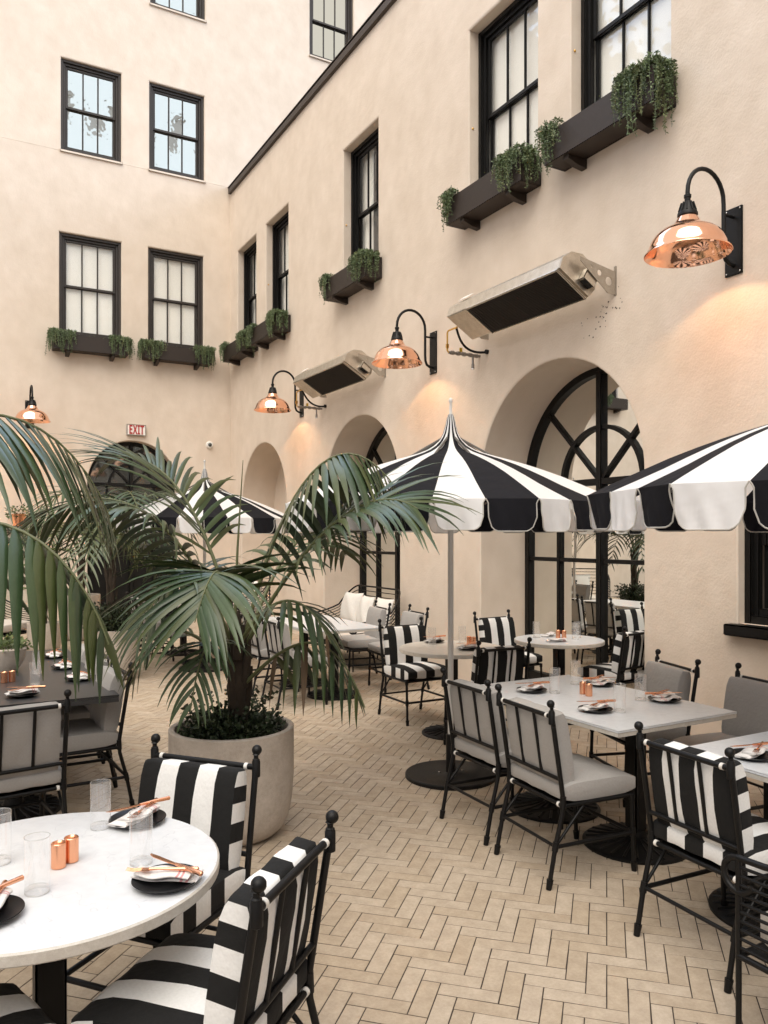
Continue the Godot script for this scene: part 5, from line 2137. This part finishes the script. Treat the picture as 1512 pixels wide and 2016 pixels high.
func trunk(palm: Node3D, h: float, r: float) -> void:
	var mb := MB.new()
	var pts: Array = []
	var rad: Array = []
	for k in 16:
		pts.append(Vector3(0.01 * sin(k * 0.7), h * k / 15.0, 0.01 * cos(k * 0.9)))
		rad.append(r * (1.0 + 0.10 * sin(k * 2.1) + (0.35 if k < 2 else 0.0)) * lerpf(1.0, 0.8, k / 15.0))
	mb.tube(pts, rad, 12)
	for k in 7:  # old leaf bases wrapped round the trunk
		var a := k * 2.4
		var y := h * (0.45 + k * 0.085)
		mb.tube([Vector3(cos(a) * r * 0.7, y - 0.16, sin(a) * r * 0.7), Vector3(cos(a) * r * 1.15, y, sin(a) * r * 1.15), Vector3(cos(a) * r * 1.5, y + 0.12, sin(a) * r * 1.5)], [r * 0.5, r * 0.42, r * 0.12], 6)
	build("trunk", mb, M.bark, palm)


func place_palms() -> void:
	var P := func(x: float, y: float, z: float) -> Vector3:
		return Vector3(x, y, z)
	# central palm in its pot
	make_pot("large round concrete planter in the centre foreground", Vector3(1.48, 0, -4.44), 0.357, 0.62)
	pot_cover("low dark shrub filling the central planter", Vector3(1.48, 0.55, -4.44), 0.33, 0.21, 2800, 0.034)
	var a := thing("palm_tree", "large green kentia palm in the centre planter", "palm", Vector3(1.51, 0.54, -4.43), 0.0, "potted palms")
	trunk(a, 0.66, 0.058)
	var F := [
		[[Vector3(1.56, 1.10, -4.40), Vector3(1.74, 1.68, -4.05), Vector3(1.98, 2.06, -3.74), Vector3(2.18, 1.86, -3.52)], 0.60, 22, 0.0180, 0.8, 0.45, 0.0, 0.1],
		[[Vector3(1.54, 1.10, -4.41), Vector3(1.72, 2.02, -4.29), Vector3(1.98, 2.50, -4.06), Vector3(2.24, 1.96, -3.82)], 0.64, 24, 0.0215, 1.0, -0.15, 0.0, 0.8],
		[[Vector3(1.48, 1.10, -4.45), Vector3(1.18, 1.86, -4.43), Vector3(0.84, 2.10, -4.47), Vector3(0.44, 1.80, -4.69)], 0.60, 24, 0.0185, 1.0, 0.2, 0.0, 0.35],
		[[Vector3(1.54, 1.12, -4.53), Vector3(1.40, 1.92, -4.72), Vector3(1.2, 2.28, -4.94), Vector3(0.94, 2.20, -5.18)], 0.68, 24, 0.0165, 0.6, 0.0, 0.0, 0.0],
		[[Vector3(1.48, 1.10, -4.36), Vector3(1.33, 1.62, -4.10), Vector3(1.22, 1.66, -3.92), Vector3(1.08, 1.30, -3.80)], 0.60, 21, 0.0195, 0.9, 0.0, 0.0, 0.0],
		[[Vector3(1.53, 0.85, -4.40), Vector3(1.73, 1.14, -4.19), Vector3(1.90, 1.30, -4.0), Vector3(2.03, 0.78, -3.83)], 0.42, 10, 0.021, 1.2, 0.0, 0.06, 1.0],
		[[Vector3(1.49, 1.08, -4.44), Vector3(1.28, 1.55, -4.40), Vector3(1.10, 1.60, -4.30), Vector3(0.88, 1.20, -4.20)], 0.56, 15, 0.018, 1.0, 0.2, 0.0, 0.2],
		[[Vector3(1.49, 1.06, -4.40), Vector3(1.62, 1.46, -4.14), Vector3(1.74, 1.44, -3.98), Vector3(1.84, 1.14, -3.86)], 0.44, 11, 0.0185, 1.2, 0.0, 0.08, 0.3],
	]
	for f in F:
		frond(a, f[0], f[1], f[2], f[3], f[4], true, f[5], f[6], f[7])
	var G := [
		[[Vector3(1.6, 1.12, -4.49), Vector3(1.9, 1.75, -4.67), Vector3(2.21, 1.90, -4.82), Vector3(2.50, 1.58, -5.0)], 0.50, 15, 0.019, 1.2],
		[[Vector3(1.48, 1.05, -4.48), Vector3(1.45, 1.6, -4.80), Vector3(1.45, 1.7, -5.1), Vector3(1.5, 1.30, -5.4)], 0.42, 15, 0.014, 0.9],
		[[Vector3(1.48, 0.95, -4.40), Vector3(1.30, 1.25, -4.20), Vector3(1.20, 1.20, -4.10), Vector3(1.12, 0.82, -4.02)], 0.34, 12, 0.012, 1.4],
		[[Vector3(1.46, 0.98, -4.45), Vector3(1.2, 1.3, -4.6), Vector3(1.05, 1.2, -4.7), Vector3(0.98, 0.85, -4.75)], 0.34, 12, 0.012, 1.3],
	]
	for f in G:
		frond(a, f[0], f[1], f[2], f[3], f[4], false)
	var sp := MB.new()
	sp.tube([Vector3(-0.02, 0.55, 0), Vector3(0.0, 1.1, 0), Vector3(0.03, 1.62, 0.01)], [0.012, 0.007, 0.002], 6)
	build("spear_leaf", sp, M.rachis, a)
	# palm at the left, its pot outside the picture
	make_pot("concrete planter outside the left edge of the picture", Vector3(-0.62, 0, -3.62), 0.357, 0.62)
	var b := thing("palm_tree", "palm whose arching fronds enter at the left edge", "palm", Vector3(-0.62, 0.54, -3.62), 0.0, "potted palms")
	trunk(b, 0.8, 0.055)
	var L := [
		[[Vector3(-0.60, 1.25, -3.64), Vector3(-0.22, 2.42, -3.62), Vector3(0.40, 2.42, -3.54), Vector3(0.64, 1.80, -3.55)], 0.62, 26, 0.021, 1.1, 0.1, 0.6],
		[[Vector3(-0.58, 1.15, -3.58), Vector3(-0.12, 1.99, -3.12), Vector3(0.34, 1.90, -2.86), Vector3(0.49, 1.36, -2.74)], 0.52, 21, 0.028, 1.2, 0.0, 0.75],
		[[Vector3(-0.60, 1.25, -3.66), Vector3(-0.35, 2.00, -4.25), Vector3(-0.2, 2.0, -4.6), Vector3(-0.1, 1.5, -4.9)], 0.55, 16, 0.022, 2.0, 0.1, 0.3],
	]
	for f in L:
		frond(b, f[0], f[1], f[2], f[3], f[4], true, f[5], 0.0, f[6])
	for k in 5:
		var an := 2.2 + k * 0.65
		var d := Vector3(cos(an), 0, sin(an))
		frond(b, [b.position + Vector3(0, 0.7, 0), b.position + d * 0.35 + Vector3(0, 1.5, 0), b.position + d * 0.9 + Vector3(0, 1.6, 0), b.position + d * 1.3 + Vector3(0, 0.9, 0)], 0.5, 16, 0.016, 1.1, false)
	# farther pots and palms
	make_pot("concrete planter farther back at left, beside the dark table", Vector3(1.83, 0, -9.90), 0.27, 0.60)
	pot_cover("bushy dark shrub spilling over the farther planter", Vector3(1.80, 0.58, -9.90), 0.34, 0.40, 1500, 0.045)
	var c := thing("palm_tree", "slender palm behind the left fronds, in the farther planter", "palm", Vector3(1.80, 0.52, -9.92), 0.0, "potted palms")
	trunk(c, 1.0, 0.05)
	for k in 11:
		var an := 0.3 + k * 0.571
		var d := Vector3(cos(an), 0, sin(an))
		var hh := 1.9 if k % 2 == 0 else 1.4
		frond(c, [c.position + Vector3(0, 0.85, 0), c.position + d * 0.25 + Vector3(0, hh, 0), c.position + d * 0.75 + Vector3(0, hh + 0.1, 0), c.position + d * 1.15 + Vector3(0, hh - 0.8, 0)], 0.46, 15, 0.014, 1.0, false)
	make_pot("pale concrete planter at the back beside the fireplace", Vector3(2.05, 0, -13.9), 0.30, 0.75)
	var e := thing("palm_tree", "dark palm at the back before the far door", "palm", Vector3(2.05, 0.66, -13.9), 0.0, "potted palms")
	trunk(e, 0.7, 0.05)
	for k in 9:
		var an := 0.1 + k * 0.7
		var d := Vector3(cos(an), 0, sin(an))
		frond(e, [e.position + Vector3(0, 0.6, 0), e.position + d * 0.25 + Vector3(0, 1.5, 0), e.position + d * 0.75 + Vector3(0, 1.5, 0), e.position + d * 1.1 + Vector3(0, 0.6, 0)], 0.5, 14, 0.015, 1.2, false)
	# fiddle-leaf fig: big rounded leaves
	make_pot("low concrete planter under the round-leaved fig", Vector3(1.35, 0, -12.6), 0.24, 0.45)
	var g := thing("fig_tree", "round-leaved fig behind the palm fronds at left", "fig tree", Vector3(1.35, 0.38, -12.6), 0.0)
	var st := MB.new()
	st.tube([Vector3(0, 0, 0), Vector3(0.03, 0.5, 0), Vector3(0, 1.1, 0.02)], [0.03, 0.022, 0.014], 8)
	build("trunk", st, M.bark, g)
	for k in 46:
		var mb := MB.new()
		mb.use_col = true
		mb.col = Color(0.075, 0.105, 0.03) * rng.randf_range(0.6, 1.5)
		var an := k * 2.4
		var y := 0.45 + 0.75 * k / 46.0
		var d := Vector3(cos(an), rng.randf_range(-0.1, 0.7), sin(an)).normalized()
		var base := Vector3(0, y, 0) + d * rng.randf_range(0.08, 0.34)
		var s := d.cross(Vector3.UP).normalized()
		var up := s.cross(d)
		var l := rng.randf_range(0.16, 0.24)
		var rows: Array = []
		for i in 6:
			var f := i / 5.0
			var w := l * 0.40 * pow(sin(PI * (0.06 + 0.90 * pow(f, 0.8))), 0.7)
			var ce := base + d * l * f - Vector3(0, l * 0.35 * f * f, 0)
			rows.append([ce - s * w + up * w * 0.25, ce, ce + s * w + up * w * 0.25])
		mb.grid(rows)
		build("leaf", mb, M.trailing_leaf, g)


const LAMP_ENERGY := 0.09


func _ready() -> void:
	rng.seed = 7
	# camera: level, lens shifted a little, looking 29.3 degrees right of the courtyard's long axis
	var cam := Camera3D.new()
	cam.name = "camera"
	cam.projection = Camera3D.PROJECTION_FRUSTUM
	cam.near = 0.05
	cam.far = 200.0
	cam.size = 0.05 * 2016.0 / 1560.0
	cam.frustum_offset = Vector2(0, 0.05 * 47.0 / 1560.0)
	cam.position = Vector3(0, 1.72, 0)
	cam.rotation_degrees.y = -29.3
	add_child(cam)
	cam.current = true
	# sky
	var we := WorldEnvironment.new()
	we.name = "environment"
	var env := Environment.new()
	env.background_mode = Environment.BG_SKY
	var sky := Sky.new()
	var sm := ProceduralSkyMaterial.new()
	sm.sky_top_color = Color(0.72, 0.80, 0.92)
	sm.sky_horizon_color = Color(0.87, 0.89, 0.93)
	sm.sky_curve = 0.2
	sm.ground_bottom_color = Color(0.45, 0.40, 0.34)
	sm.ground_horizon_color = Color(0.75, 0.72, 0.68)
	sky.sky_material = sm
	env.sky = sky
	env.tonemap_mode = Environment.TONE_MAPPER_LINEAR
	env.tonemap_exposure = 5.05
	env.sdfgi_enabled = true
	env.ssao_enabled = true
	env.ssil_enabled = true
	we.environment = env
	add_child(we)
	# overcast sun, high behind the camera's left shoulder
	var sun := DirectionalLight3D.new()
	sun.name = "sun"
	sun.light_energy = 0.22
	sun.light_angular_distance = 60.0
	sun.light_color = Color(1.0, 0.97, 0.93)
	sun.shadow_enabled = true
	sun.look_at_from_position(Vector3(-4.5, 11, 5.5), Vector3.ZERO, Vector3.UP)
	add_child(sun)
	make_materials()
	make_floor()
	make_far_wing()
	make_right_wing()
	make_opposite_wing()
	make_tower()
	place_lamps()
	place_heaters()
	place_window_boxes()
	make_small_fixtures()
	place_tables()
	place_chairs()
	place_settees()
	place_parasols()
	place_palms()
	place_settings()
